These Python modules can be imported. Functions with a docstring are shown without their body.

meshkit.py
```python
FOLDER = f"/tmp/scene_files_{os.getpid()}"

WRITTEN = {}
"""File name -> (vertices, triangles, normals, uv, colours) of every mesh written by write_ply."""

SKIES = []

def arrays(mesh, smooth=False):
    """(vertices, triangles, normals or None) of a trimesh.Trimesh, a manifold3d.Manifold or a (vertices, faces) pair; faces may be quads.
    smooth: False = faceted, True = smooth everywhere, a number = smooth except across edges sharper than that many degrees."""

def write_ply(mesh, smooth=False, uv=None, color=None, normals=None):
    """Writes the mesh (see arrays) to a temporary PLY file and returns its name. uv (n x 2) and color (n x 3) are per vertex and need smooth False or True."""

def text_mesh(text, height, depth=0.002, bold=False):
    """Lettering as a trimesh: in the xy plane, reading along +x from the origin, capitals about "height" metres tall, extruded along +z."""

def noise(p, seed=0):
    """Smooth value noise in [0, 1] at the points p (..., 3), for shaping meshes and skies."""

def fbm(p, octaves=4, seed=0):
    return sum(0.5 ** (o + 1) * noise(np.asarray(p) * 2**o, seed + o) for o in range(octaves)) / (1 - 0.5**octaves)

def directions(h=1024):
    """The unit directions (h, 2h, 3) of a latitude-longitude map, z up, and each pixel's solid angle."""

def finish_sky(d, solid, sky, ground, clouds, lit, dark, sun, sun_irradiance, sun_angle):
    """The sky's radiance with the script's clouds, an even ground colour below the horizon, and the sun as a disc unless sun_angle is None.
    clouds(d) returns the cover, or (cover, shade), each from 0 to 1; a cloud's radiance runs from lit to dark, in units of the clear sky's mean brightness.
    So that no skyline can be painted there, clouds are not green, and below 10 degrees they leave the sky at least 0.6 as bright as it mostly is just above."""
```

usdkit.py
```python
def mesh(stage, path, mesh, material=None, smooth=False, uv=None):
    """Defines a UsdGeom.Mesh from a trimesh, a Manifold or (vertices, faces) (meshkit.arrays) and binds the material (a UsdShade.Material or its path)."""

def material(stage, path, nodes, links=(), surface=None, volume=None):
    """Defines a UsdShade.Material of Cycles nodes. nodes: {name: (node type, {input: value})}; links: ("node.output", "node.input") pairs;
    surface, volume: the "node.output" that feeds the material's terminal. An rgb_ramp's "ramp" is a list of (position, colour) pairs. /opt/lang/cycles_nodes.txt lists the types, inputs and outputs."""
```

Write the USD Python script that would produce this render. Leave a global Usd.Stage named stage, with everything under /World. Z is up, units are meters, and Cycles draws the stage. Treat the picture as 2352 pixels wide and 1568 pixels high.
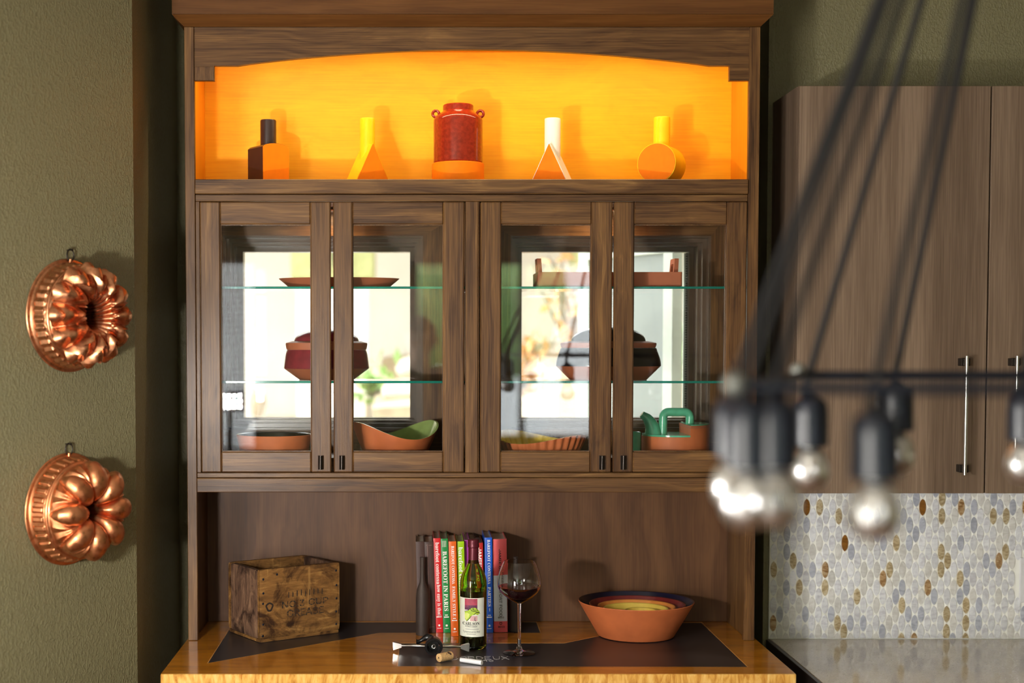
import math, random
import numpy as np
import trimesh
from shapely.geometry import Polygon, LineString
from shapely.ops import unary_union
from shapely import affinity
import usdkit, meshkit
from pxr import Usd, UsdGeom, UsdLux, UsdShade, Gf, Sdf

random.seed(7)
RNG = np.random.default_rng(7)
stage = Usd.Stage.CreateInMemory()
UsdGeom.SetStageUpAxis(stage, 'Z')
UsdGeom.SetStageMetersPerUnit(stage, 1.0)
UsdGeom.Xform.Define(stage, '/World')
UsdGeom.Scope.Define(stage, '/World/Looks')

# ---------------------------------------------------------------- camera, sky, sun, large lights, exposure
EXPOSURE = 0.0
NICHE, PUCK, LED = 84.0, 150.0, 17000.0      # strip light over the niche, round cabinet lights, photographer's panel light
EYE_Z = 1.74
FPX = 50 / 36 * 2352
PITCH = math.atan(143 / FPX)
cam = UsdGeom.Camera.Define(stage, '/World/camera')
cam.AddTransformOp().Set(Gf.Matrix4d(1, 0, 0, 0, 0, math.sin(PITCH), math.cos(PITCH), 0, 0, -math.cos(PITCH), math.sin(PITCH), 0, 0, 0, EYE_Z, 1))
cam.CreateFocalLengthAttr(50.0)
cam.CreateHorizontalApertureAttr(36.0)
cam.CreateVerticalApertureAttr(24.0)
cam.CreateHorizontalApertureOffsetAttr((1176 - 953) / 2352 * 36)
cam.CreateVerticalApertureOffsetAttr((931 - 784) / 2352 * 36)
cam.CreateFStopAttr(1.45)
cam.CreateFocusDistanceAttr(3.86)
cam.CreateExposureAttr(EXPOSURE)


def light_xf(prim, eye, target):
    """Turns a light so that its -z axis looks from eye to target."""
    e, t = np.asarray(eye, float), np.asarray(target, float)
    b = (e - t) / np.linalg.norm(e - t)
    r = np.cross([0, 0, 1.0] if abs(b[2]) < 0.98 else [0, 1.0, 0], b)
    r /= np.linalg.norm(r)
    u = np.cross(b, r)
    prim.AddTransformOp().Set(Gf.Matrix4d(*r, 0, *u, 0, *b, 0, *e, 1))


sky = UsdLux.DomeLight.Define(stage, '/World/sky')
sky.CreateColorAttr((0.93, 0.97, 1.0))
sky.CreateIntensityAttr(2.2)
sun = UsdLux.DistantLight.Define(stage, '/World/sun')
sun.CreateAngleAttr(0.6)
sun.CreateColorAttr((1.0, 0.95, 0.86))
sun.CreateIntensityAttr(1.0)
light_xf(sun, (8, -3.5, 8), (0, 0, 0))
# added fill light, out of view at the far left of the room
fill_light = UsdLux.RectLight.Define(stage, '/World/patio_daylight')
fill_light.CreateWidthAttr(2.0)
fill_light.CreateHeightAttr(2.1)
fill_light.CreateColorAttr((1.0, 0.95, 0.87))
fill_light.CreateIntensityAttr(26.0)
light_xf(fill_light, (-3.10, -1.7, 1.15), (0, 0.2, 1.2))


# ---------------------------------------------------------------- helpers
COUNT = {}


def numbered(name, parent='/World'):
    k = (parent, name)
    COUNT[k] = COUNT.get(k, 0) + 1
    return name if COUNT[k] == 1 else f'{name}_{COUNT[k] - 1:03d}'


def path_of(p):
    return str(p.GetPath()) if hasattr(p, 'GetPath') else (p or '/World')


def data(p, **kw):
    p = p.GetPrim() if hasattr(p, 'GetPrim') else p
    for k, v in kw.items():
        if v:
            p.SetCustomDataByKey(k, v)
    return p


def obj(name, mesh, mat, parent=None, smooth=False, label=None, **kw):
    par = path_of(parent)
    m = usdkit.mesh(stage, f'{par}/{numbered(name, par)}', mesh, mat, smooth)
    return data(m, label=label, **kw)


def thing(name, label, category, loc=None, rotz=0, group=None):
    x = UsdGeom.Xform.Define(stage, '/World/' + numbered(name))
    if loc is not None:
        x.AddTranslateOp().Set(Gf.Vec3d(*map(float, loc)))
        if rotz:
            x.AddRotateZOp().Set(float(rotz))
    return data(x, label=label, category=category, group=group)


def copy_of(src, loc, rotz=0, label=None, group=None):
    was = src.GetCustomData()
    name = src.GetName()
    x = UsdGeom.Xform.Define(stage, '/World/' + numbered(name))
    x.GetPrim().GetReferences().AddInternalReference(src.GetPath())
    x.ClearXformOpOrder()
    x.AddTranslateOp().Set(Gf.Vec3d(*map(float, loc)))
    if rotz or x.GetPrim().GetAttribute('xformOp:rotateZ'):
        x.AddRotateZOp().Set(float(rotz))
    x.GetPrim().SetInstanceable(True)
    return data(x, label=label or was['label'], category=was['category'], group=group or was.get('group'))


def struct(name, mesh, mat, parent=None, smooth=False, label=None):
    return obj(name, mesh, mat, parent, smooth, label=label, **({} if parent else {'kind': 'structure'}))


def cat(*ms):
    """Joins (vertices, triangles) pairs or trimeshes."""
    vs, fs, n = [], [], 0
    for m in ms:
        v, f, _ = meshkit.arrays(m)
        vs.append(v)
        fs.append(f + n)
        n += len(v)
    return np.vstack(vs), np.vstack(fs)


def hull(p):
    h = trimesh.convex.convex_hull(np.asarray(p, float))
    return np.array(h.vertices), np.array(h.faces)


def box(x0, x1, y0, y1, z0, z1, b=0.0012):
    """A box with chamfered edges."""
    lo, hi = np.array([x0, y0, z0], float), np.array([x1, y1, z1], float)
    b = min(b, (hi - lo).min() * 0.3)
    p = []
    for s in np.ndindex(2, 2, 2):
        c = np.where(s, hi, lo)
        d = np.where(s, -b, b)
        for k in range(3):
            q = c.copy()
            for j in range(3):
                if j != k:
                    q[j] += d[j]
            p.append(q)
    return hull(p)


def plain(x0, x1, y0, y1, z0, z1):
    v = np.array([[x, y, z] for x in (x0, x1) for y in (y0, y1) for z in (z0, z1)], float)
    f = [[0, 1, 3], [0, 3, 2], [4, 6, 7], [4, 7, 5], [0, 4, 5], [0, 5, 1], [2, 3, 7], [2, 7, 6], [0, 2, 6], [0, 6, 4], [1, 5, 7], [1, 7, 3]]
    return v, np.array(f)


def grid_faces(n, m, wrap=True):
    """Quads of an n x m grid of points (rows of m), closed around each row."""
    f = []
    for i in range(n - 1):
        for j in range(m if wrap else m - 1):
            a, b = i * m + j, i * m + (j + 1) % m
            f.append([a, b, b + m, a + m])
    return np.array(f)


def lathe(prof, n=64, c=(0, 0, 0)):
    """Revolves a list of (radius, height) about the z axis through c."""
    prof = np.asarray(prof, float)
    t = np.linspace(0, 2 * np.pi, n, endpoint=False)
    v = np.stack([prof[:, :1] * np.cos(t), prof[:, :1] * np.sin(t), np.repeat(prof[:, 1:], n, 1)], -1).reshape(-1, 3)
    q = grid_faces(len(prof), n)
    f = np.vstack([q[:, [0, 1, 2]], q[:, [0, 2, 3]]])
    tm = trimesh.Trimesh(v + np.asarray(c, float), f, process=True, merge_norm=True)
    tm.update_faces(tm.nondegenerate_faces())
    tm.merge_vertices()
    return np.array(tm.vertices), np.array(tm.faces)


def curve(pts, n=24):
    """Catmull-Rom through 2D or 3D points."""
    p = np.asarray(pts, float)
    p = np.vstack([2 * p[0] - p[1], p, 2 * p[-1] - p[-2]])
    out = []
    for i in range(1, len(p) - 2):
        for t in np.linspace(0, 1, n, endpoint=False):
            a, b, c, d = p[i - 1:i + 3]
            out.append(0.5 * (2 * b + (c - a) * t + (2 * a - 5 * b + 4 * c - d) * t ** 2 + (3 * b - a - 3 * c + d) * t ** 3))
    out.append(p[-2])
    return np.array(out)


def tube(pts, r, n=12, caps=True):
    """A round bar along points; r is a radius or one per point."""
    p = np.asarray(pts, float)
    r = np.broadcast_to(r, len(p))
    tan = np.gradient(p, axis=0)
    tan /= np.linalg.norm(tan, axis=1, keepdims=True)
    u = np.cross(tan[0], [0.31, 0.2, 0.93])
    u /= np.linalg.norm(u)
    t = np.linspace(0, 2 * np.pi, n, endpoint=False)
    rows = []
    for q, d, rr in zip(p, tan, r):
        u = u - d * (u @ d)
        u /= np.linalg.norm(u)
        w = np.cross(d, u)
        rows.append(q + rr * (np.cos(t)[:, None] * u + np.sin(t)[:, None] * w))
    v = np.vstack(rows)
    q = grid_faces(len(p), n)
    f = [q[:, [0, 1, 2]], q[:, [0, 2, 3]]]
    if caps:
        k = len(v)
        v = np.vstack([v, p[0], p[-1]])
        j = np.arange(n)
        f += [np.stack([(j + 1) % n, j, np.full(n, k)], 1), np.stack([k - n + j, k - n + (j + 1) % n, np.full(n, k + 1)], 1)]
    return v, np.vstack(f)


def prism(poly, depth, b=0.0):
    """Extrudes a shapely polygon or a point list along +z, from 0 to depth."""
    if not hasattr(poly, 'geom_type'):
        poly = Polygon(poly)
    ms = [trimesh.creation.extrude_polygon(g, depth, engine='earcut') for g in getattr(poly, 'geoms', [poly])]
    return cat(*ms)


def xform(mesh, m):
    v, f, _ = meshkit.arrays(mesh)
    m = np.asarray(m, float)
    v = v @ m[:3, :3].T + m[:3, 3]
    return v, (f[:, ::-1] if np.linalg.det(m[:3, :3]) < 0 else f)


def frame(o, x, y, z):
    m = np.eye(4)
    m[:3, 0], m[:3, 1], m[:3, 2], m[:3, 3] = x, y, z, o
    return m


def move(mesh, d):
    v, f, _ = meshkit.arrays(mesh)
    return v + np.asarray(d, float), f


def rot(mesh, axis, deg, c=(0, 0, 0)):
    return xform(mesh, trimesh.transformations.rotation_matrix(math.radians(deg), axis, c))


def front(mesh, y):
    """A mesh built in the xy plane (z towards the viewer) stood up: x stays, y becomes height, z comes forward from the plane at depth y."""
    return xform(mesh, frame((0, y, 0), (1, 0, 0), (0, 0, 1), (0, -1, 0)))


def ring_boards(x0, x1, z0, z1, w, y0, y1):
    """Four mitred boards of a frame in the xz plane; w = widths (left, right, bottom, top) outside the opening."""
    l, r, b, t = w
    o = [(x0 - l, z0 - b), (x1 + r, z0 - b), (x1 + r, z1 + t), (x0 - l, z1 + t)]
    i = [(x0, z0), (x1, z0), (x1, z1), (x0, z1)]
    return [front(prism([o[k], o[(k + 1) % 4], i[(k + 1) % 4], i[k]], y1 - y0), y1) for k in range(4)]


# ---------------------------------------------------------------- materials
def srgb(r, g, b):
    c = np.array([r, g, b]) / 255.0
    return tuple(np.where(c <= 0.04045, c / 12.92, ((c + 0.055) / 1.055) ** 2.4))


def mat(name, nodes, links, surface='p.BSDF'):
    return usdkit.material(stage, '/World/Looks/' + name, nodes, links, surface)


def simple(name, col, rough=0.5, metal=0.0, var=0.12, scale=40, bump=0.0, bscale=200, **kw):
    """A principled material with slight mottling of the base colour."""
    c = np.array(col, float)
    nodes = {'tc': ('texture_coordinate', {}), 'n': ('noise_texture', {'scale': scale, 'detail': 4.0}),
             'r': ('rgb_ramp', {'ramp': [(0.3, tuple(c * (1 - var))), (0.7, tuple(np.minimum(c * (1 + var), 1)))]}),
             'p': ('principled_bsdf', {'roughness': rough, 'metallic': metal, **kw})}
    links = [('tc.object', 'n.vector'), ('n.fac', 'r.fac'), ('r.color', 'p.base_color')]
    if bump:
        nodes['n2'] = ('noise_texture', {'scale': bscale, 'detail': 3.0})
        nodes['b'] = ('bump', {'strength': bump, 'distance': 0.001})
        links += [('tc.object', 'n2.vector'), ('n2.fac', 'b.height'), ('b.normal', 'p.normal')]
    return mat(name, nodes, links)


def wood(name, cols, axis='z', scale=26.0, rough=0.38, stretch=0.05, fine=0.3, bump=0.12, coat=0.0, warp=0.5, gap=0.05):
    """Wood with streaks along an axis; every board gets its own piece of it."""
    s = {'x': (stretch, 1, 1), 'y': (1, stretch, 1), 'z': (1, 1, stretch)}[axis]
    f = {'x': (0.02, 1, 1), 'y': (1, 0.02, 1), 'z': (1, 1, 0.02)}[axis]
    k = len(cols) - 1
    nodes = {'tc': ('texture_coordinate', {}), 'oi': ('object_info', {}),
             'rv': ('vector_math', {'math_type': 'scale', 'vector1': (31.0, 17.0, 23.0)}),
             'add': ('vector_math', {'math_type': 'add'}),
             'wn': ('noise_texture', {'scale': 4.5, 'detail': 1.0}),
             'ws': ('vector_math', {'math_type': 'scale', 'scale': 0.06 * warp}),
             'wa': ('vector_math', {'math_type': 'add'}),
             'm1': ('mapping', {'mapping_type': 'point', 'scale': s}), 'm2': ('mapping', {'mapping_type': 'point', 'scale': f}),
             'n1': ('noise_texture', {'scale': scale, 'detail': 5.0, 'roughness': 0.6, 'distortion': 0.6}),
             'n2': ('noise_texture', {'scale': 330.0, 'detail': 2.0}),
             'mx': ('mix_float', {'fac': fine}),
             'r': ('rgb_ramp', {'ramp': [(0.5 + (i / k - 0.5) * (0.5 - gap), c) for i, c in enumerate(cols)]}),
             'b': ('bump', {'strength': bump, 'distance': 0.0012}),
             'p': ('principled_bsdf', {'roughness': rough, 'coat_weight': coat, 'coat_roughness': 0.12, 'specular_ior_level': 0.3})}
    links = [('oi.random', 'rv.scale'), ('tc.object', 'add.vector1'), ('rv.vector', 'add.vector2'),
             ('add.vector', 'wn.vector'), ('wn.color', 'ws.vector1'), ('ws.vector', 'wa.vector1'), ('add.vector', 'wa.vector2'),
             ('wa.vector', 'm1.vector'), ('add.vector', 'm2.vector'), ('m1.vector', 'n1.vector'), ('m2.vector', 'n2.vector'),
             ('n1.fac', 'mx.a'), ('n2.fac', 'mx.b'), ('mx.result', 'r.fac'), ('r.color', 'p.base_color'),
             ('n2.fac', 'b.height'), ('b.normal', 'p.normal')]
    return mat(name, nodes, links)


WAL = [srgb(42, 27, 15), srgb(80, 53, 30), srgb(112, 79, 45), srgb(150, 112, 66)]
walnut_v = wood('walnut_upright', WAL, 'z', scale=26, stretch=0.035, warp=0.9, fine=0.34)
walnut_h = wood('walnut_level', WAL, 'x', scale=26, stretch=0.035, warp=0.9, fine=0.34)
walnut_panel = wood('walnut_veneer', [srgb(68, 43, 26), srgb(91, 60, 37), srgb(113, 78, 49)], 'z', scale=17, rough=0.5, warp=1.6)
walnut_crown = wood('walnut_crown', [srgb(72, 43, 18), srgb(96, 59, 26), srgb(116, 75, 36)], 'x', scale=20, rough=0.35)
AMB = [srgb(226, 142, 6), srgb(242, 164, 10), srgb(250, 178, 16)]
maple_panel = wood('amber_maple_veneer', AMB, 'x', scale=9, rough=0.5, stretch=0.12, fine=0.35, bump=0.05, warp=2.0)
maple_side = wood('amber_maple_side', [srgb(222, 130, 8), srgb(240, 152, 14)], 'z', scale=14, rough=0.5)
maple_top = wood('polished_maple', [srgb(150, 88, 22), srgb(190, 122, 36), srgb(206, 140, 50)], 'x', scale=13, rough=0.11, stretch=0.16, fine=0.2, bump=0.02, warp=1.6, coat=0.5)
maple_edge = wood('curly_maple_edge', [srgb(176, 110, 36), srgb(222, 168, 84), srgb(240, 200, 124)], 'z', scale=72, rough=0.22, stretch=0.22, fine=0.1, bump=0.02, warp=0.6, coat=0.4, gap=0.16)
laminate = wood('grey_brown_laminate', [srgb(86, 69, 55), srgb(118, 98, 81), srgb(150, 128, 108)], 'z', scale=8.5, rough=0.45, stretch=0.02, fine=0.34, warp=0.4)
window_wood = simple('dark_window_wood', srgb(90, 73, 60), 0.28, var=0.12, scale=14)


def grimy(name, cols, axis, dark, seed):
    s = {'x': (0.22, 1, 1), 'z': (1, 1, 0.3)}[axis]
    k = len(cols) - 1
    nodes = {'tc': ('texture_coordinate', {}), 'oi': ('object_info', {}), 'rv': ('vector_math', {'math_type': 'scale', 'vector1': (31.0 + seed, 17.0, 23.0)}), 'add': ('vector_math', {'math_type': 'add'}),
             'm1': ('mapping', {'mapping_type': 'point', 'scale': s}), 'n1': ('noise_texture', {'scale': 24.0, 'detail': 7.0, 'roughness': 0.7, 'distortion': 1.6}),
             'r': ('rgb_ramp', {'ramp': [(0.28 + 0.44 * i / k, c) for i, c in enumerate(cols)]}),
             'n2': ('noise_texture', {'scale': 13.0, 'detail': 6.0, 'roughness': 0.65, 'distortion': 0.8}), 'r2': ('rgb_ramp', {'ramp': [(0.38, dark), (0.52, (1, 1, 1))]}),
             'm3': ('mapping', {'mapping_type': 'point', 'rotation': (0.2, 0.5, 0.1), 'scale': (1, 1, 0.08)}), 'n3': ('noise_texture', {'scale': 70.0, 'detail': 1.0}), 'r3': ('rgb_ramp', {'ramp': [(0.66, (0, 0, 0)), (0.72, (0.5, 0.5, 0.5))]}),
             'mu': ('mix_color', {'blend_type': 'multiply', 'fac': 1.0}), 'ml': ('mix_color', {'blend_type': 'mix', 'b': cols[-1]}),
             'b': ('bump', {'strength': 0.5, 'distance': 0.0015}), 'p': ('principled_bsdf', {'roughness': 0.74, 'specular_ior_level': 0.3})}
    links = [('oi.random', 'rv.scale'), ('tc.object', 'add.vector1'), ('rv.vector', 'add.vector2'), ('add.vector', 'm1.vector'), ('m1.vector', 'n1.vector'), ('n1.fac', 'r.fac'), ('add.vector', 'n2.vector'), ('n2.fac', 'r2.fac'),
             ('add.vector', 'm3.vector'), ('m3.vector', 'n3.vector'), ('n3.fac', 'r3.fac'), ('r.color', 'mu.a'), ('r2.color', 'mu.b'), ('mu.result', 'ml.a'), ('r3.color', 'ml.fac'), ('ml.result', 'p.base_color'), ('n1.fac', 'b.height'), ('b.normal', 'p.normal')]
    return mat(name, nodes, links)


crate_wood = grimy('old_crate_wood', [srgb(74, 50, 24), srgb(110, 75, 36), srgb(136, 96, 48), srgb(180, 136, 78)], 'x', (0.20, 0.15, 0.12), 0)
crate_side = grimy('old_crate_end_wood', [srgb(58, 40, 30), srgb(92, 66, 50), srgb(120, 90, 68), srgb(160, 124, 92)], 'z', (0.22, 0.18, 0.16), 5)


def painted(name, col, rough):
    nodes = {'g': ('geometry', {}), 'm': ('mapping', {'mapping_type': 'point', 'scale': (1, 1, 0.55)}), 'n': ('noise_texture', {'scale': 190.0, 'detail': 2.5, 'roughness': 0.5, 'distortion': 0.8}),
             'mr': ('map_range', {'range_type': 'smoothstep', 'from_min': 0.42, 'from_max': 0.66}),
             'b': ('bump', {'strength': 0.6, 'distance': 0.0022}), 'p': ('principled_bsdf', {'base_color': col, 'roughness': rough, 'specular_ior_level': 0.4})}
    return mat(name, nodes, [('g.position', 'm.vector'), ('m.vector', 'n.vector'), ('n.fac', 'mr.value'), ('mr.result', 'b.height'), ('b.normal', 'p.normal')])


wall_paint = painted('olive_wall_paint', srgb(121, 115, 84), 0.42)
sheen_paint = painted('olive_wall_paint_sheen', srgb(130, 116, 82), 0.34)  # glossier wall paint, colour raised to show more orange niche glow
ceiling_paint = simple('ceiling_paint', srgb(205, 200, 188), 0.8)
floor_wood = wood('floor_wood', [srgb(90, 62, 40), srgb(120, 84, 54)], 'x', scale=6, rough=0.35)
stucco = simple('cream_stucco', srgb(236, 228, 216), 0.9, var=0.06, scale=3, bump=0.3, bscale=60)
olive_stucco = simple('olive_trim_paint', srgb(164, 162, 108), 0.85)
terracotta = simple('terracotta', srgb(188, 100, 54), 0.62, var=0.10, scale=18, bump=0.15, bscale=260)
terracotta_brown = simple('brown_terracotta', srgb(166, 92, 60), 0.55, var=0.08, scale=18)
burgundy = simple('burgundy_glaze', srgb(120, 34, 44), 0.22, var=0.15, scale=60)
black_glaze = simple('black_glaze', srgb(34, 30, 30), 0.2, var=0.2)
brown_glaze = simple('dark_brown_glaze', srgb(48, 34, 32), 0.35, var=0.15)
navy_glaze = simple('navy_glaze', srgb(26, 24, 44), 0.18, var=0.15)
wine_glaze = simple('wine_red_glaze', srgb(112, 38, 36), 0.16, var=0.15)
orange_glaze = simple('orange_glaze', srgb(222, 140, 66), 0.2, var=0.08)
yellow_glaze = simple('yellow_glaze', srgb(236, 204, 92), 0.18, var=0.06)
bright_yellow = simple('bright_yellow_glaze', srgb(250, 204, 30), 0.2, var=0.04)
white_glaze = simple('white_glaze', srgb(240, 234, 224), 0.3, var=0.02)
rust_glaze = simple('rust_red_glaze', srgb(140, 42, 22), 0.10, var=0.22, scale=110)
green_glaze = simple('sea_green_glaze', srgb(86, 170, 134), 0.14, var=0.1)
sage_glaze = simple('sage_green_glaze', srgb(146, 164, 96), 0.16, var=0.08)
slate = simple('dark_slate', srgb(46, 43, 46), 0.32, var=0.3, scale=7)
pale_edge_line = simple('pale_inlay_line', srgb(214, 160, 92), 0.3)  # thin pale line along the inlay edges
chalk_white = simple('white_chalk', srgb(236, 236, 240), 0.9, var=0.03)
chalk_mark = simple('chalk_mark', srgb(190, 188, 190), 0.95, var=0.1, scale=300)
bronze = simple('dark_bronze', srgb(52, 46, 42), 0.3, metal=0.8)
steel = simple('brushed_steel', srgb(200, 196, 192), 0.26, metal=1.0, var=0.05)
iron = simple('cast_iron', srgb(62, 51, 45), 0.6, metal=0.3, bump=0.4, bscale=400)
leather = simple('brown_leather', srgb(64, 36, 28), 0.5, bump=0.2, bscale=500)
black_plastic = simple('black_plastic', srgb(22, 21, 22), 0.28)
black_matte = simple('black_powder_coat', srgb(17, 22, 34), 0.34)
black_cord = simple('black_cloth_cord', srgb(18, 17, 18), 0.85)
paper = simple('book_pages', srgb(206, 198, 184), 0.9, var=0.05, scale=300)
ink_black = simple('black_ink', srgb(30, 28, 28), 0.7)
ink_white = simple('white_ink', srgb(244, 242, 238), 0.6, var=0.02)
cork_mat = simple('cork', srgb(206, 166, 112), 0.85, var=0.28, scale=420, bump=0.3, bscale=500)
grout_mat = simple('pale_grout', srgb(242, 242, 236), 0.8, var=0.03)
white_plastic = simple('white_plastic', srgb(226, 226, 230), 0.35, var=0.02)
dark_panel = simple('dark_stained_panel', srgb(52, 44, 44), 0.4)
sash_paint = simple('pale_sash_paint', srgb(222, 226, 212), 0.6, var=0.03)
gasket = simple('dark_bead', srgb(40, 42, 44), 0.5)
foil = simple('burgundy_foil', srgb(98, 30, 44), 0.34, metal=0.35, var=0.1)
label_paper = simple('cream_label_paper', srgb(222, 222, 206), 0.55, var=0.03)
rose_print = simple('rose_print', srgb(168, 62, 82), 0.6, var=0.3, scale=60)
dusk_print = simple('dusk_print', srgb(96, 40, 74), 0.6, var=0.3, scale=60)
lime_print = simple('lime_print', srgb(168, 196, 56), 0.6, var=0.2, scale=90)
pale_lime_print = simple('pale_lime_print', srgb(214, 224, 120), 0.6, var=0.1)
pink_print = simple('pink_print', srgb(206, 160, 160), 0.6, var=0.1)
concrete = simple('patio_concrete', srgb(196, 186, 170), 0.9, var=0.1, scale=6)
soil = simple('dry_soil', srgb(190, 170, 140), 0.95, var=0.2, scale=8)
rock_mat = simple('pale_rock', srgb(222, 208, 188), 0.9, var=0.25, scale=9)
leaf_green = simple('green_leaves', srgb(160, 192, 120), 0.6, var=0.3, scale=6)
leaf_dry = simple('dry_orange_leaves', srgb(206, 158, 104), 0.7, var=0.3, scale=9)
twig_mat = simple('grey_twigs', srgb(120, 104, 90), 0.8)
lamp_metal = simple('dark_lamp_metal', srgb(70, 66, 56), 0.5, metal=0.6)


def copper(name, col, rough):
    nodes = {'tc': ('texture_coordinate', {}), 'n': ('noise_texture', {'scale': 16.0, 'detail': 5.0}), 'n2': ('noise_texture', {'scale': 70.0, 'detail': 3.0}),
             'r': ('rgb_ramp', {'ramp': [(0.3, tuple(np.array(col) * (0.8, 0.72, 0.66))), (0.62, col)]}),
             'mr': ('map_range', {'from_min': 0.3, 'from_max': 0.7, 'to_min': rough * 0.75, 'to_max': rough * 1.35}), 'p': ('principled_bsdf', {'metallic': 1.0})}
    return mat(name, nodes, [('tc.object', 'n.vector'), ('tc.object', 'n2.vector'), ('n.fac', 'r.fac'), ('r.color', 'p.base_color'), ('n2.fac', 'mr.value'), ('mr.result', 'p.roughness')])


copper_old = copper('aged_copper', srgb(214, 150, 110), 0.33)
copper_new = copper('warm_copper', srgb(226, 152, 106), 0.38)


def quartz_material():
    nodes = {'tc': ('texture_coordinate', {}), 'v': ('noise_texture', {'scale': 260.0, 'detail': 2.0}), 'n': ('noise_texture', {'scale': 12.0, 'detail': 4.0}),
             'r1': ('rgb_ramp', {'ramp': [(0.3, srgb(84, 74, 66)), (0.36, srgb(196, 184, 168)), (0.7, srgb(210, 198, 182))]}),
             'r2': ('rgb_ramp', {'ramp': [(0.3, (0.85, 0.85, 0.85)), (0.7, (1, 1, 1))]}),
             'mx': ('mix_color', {'blend_type': 'multiply', 'fac': 1.0}), 'p': ('principled_bsdf', {'roughness': 0.13, 'coat_weight': 0.3})}
    return mat('speckled_quartz', nodes, [('tc.object', 'v.vector'), ('tc.object', 'n.vector'), ('v.fac', 'r1.fac'), ('n.fac', 'r2.fac'), ('r1.color', 'mx.a'), ('r2.color', 'mx.b'), ('mx.result', 'p.base_color')])


quartz = quartz_material()


def tile_material(name, cols, lo=0.35, hi=0.65, scale=30):
    nodes = {'tc': ('texture_coordinate', {}), 'oi': ('object_info', {}), 'rv': ('vector_math', {'math_type': 'scale', 'vector1': (9.0, 5.0, 7.0)}), 'add': ('vector_math', {'math_type': 'add'}),
             'm': ('mapping', {'mapping_type': 'point', 'scale': (1, 1, 2.2)}),
             'n': ('noise_texture', {'scale': scale, 'detail': 4.0, 'distortion': 1.5}), 'r': ('rgb_ramp', {'ramp': [(lo + (hi - lo) * i / (len(cols) - 1), c) for i, c in enumerate(cols)]}),
             'hv': ('hsv', {}), 'mr': ('map_range', {'to_min': 0.86, 'to_max': 1.06}), 'p': ('principled_bsdf', {'roughness': 0.2})}
    return mat(name, nodes, [('oi.random', 'rv.scale'), ('rv.vector', 'add.vector2'), ('tc.object', 'add.vector1'), ('add.vector', 'm.vector'), ('m.vector', 'n.vector'), ('n.fac', 'r.fac'),
                             ('oi.random', 'mr.value'), ('mr.result', 'hv.value'), ('r.color', 'hv.color'), ('hv.color', 'p.base_color')])


tile_white = tile_material('white_marble_tile', [srgb(206, 206, 214), srgb(224, 226, 232), srgb(232, 234, 238)])
tile_grey = tile_material('grey_marble_tile', [srgb(172, 176, 190), srgb(188, 192, 206), srgb(198, 202, 212)])
tile_cream = tile_material('cream_marble_tile', [srgb(210, 208, 204), srgb(222, 221, 218), srgb(228, 227, 224)])
tile_tan = tile_material('tan_onyx_tile', [srgb(158, 138, 104), srgb(190, 172, 136), srgb(208, 194, 164)], scale=46)
tile_brown = tile_material('brown_onyx_tile', [srgb(140, 104, 66), srgb(178, 144, 104), srgb(200, 176, 140)], scale=46)
tile_amber = tile_material('amber_onyx_tile', [srgb(128, 84, 36), srgb(150, 102, 44)], scale=30)


def pane(name, tint=(1, 1, 1), rough=0.0, ior=1.5):
    return mat(name, {'f': ('fresnel', {'IOR': ior}), 't': ('transparent_bsdf', {'color': tint}), 'g': ('glossy_bsdf', {'color': (1, 1, 1), 'roughness': rough}), 'm': ('mix_closure', {})},
               [('f.fac', 'm.fac'), ('t.BSDF', 'm.closure1'), ('g.BSDF', 'm.closure2')], 'm.closure')


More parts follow.
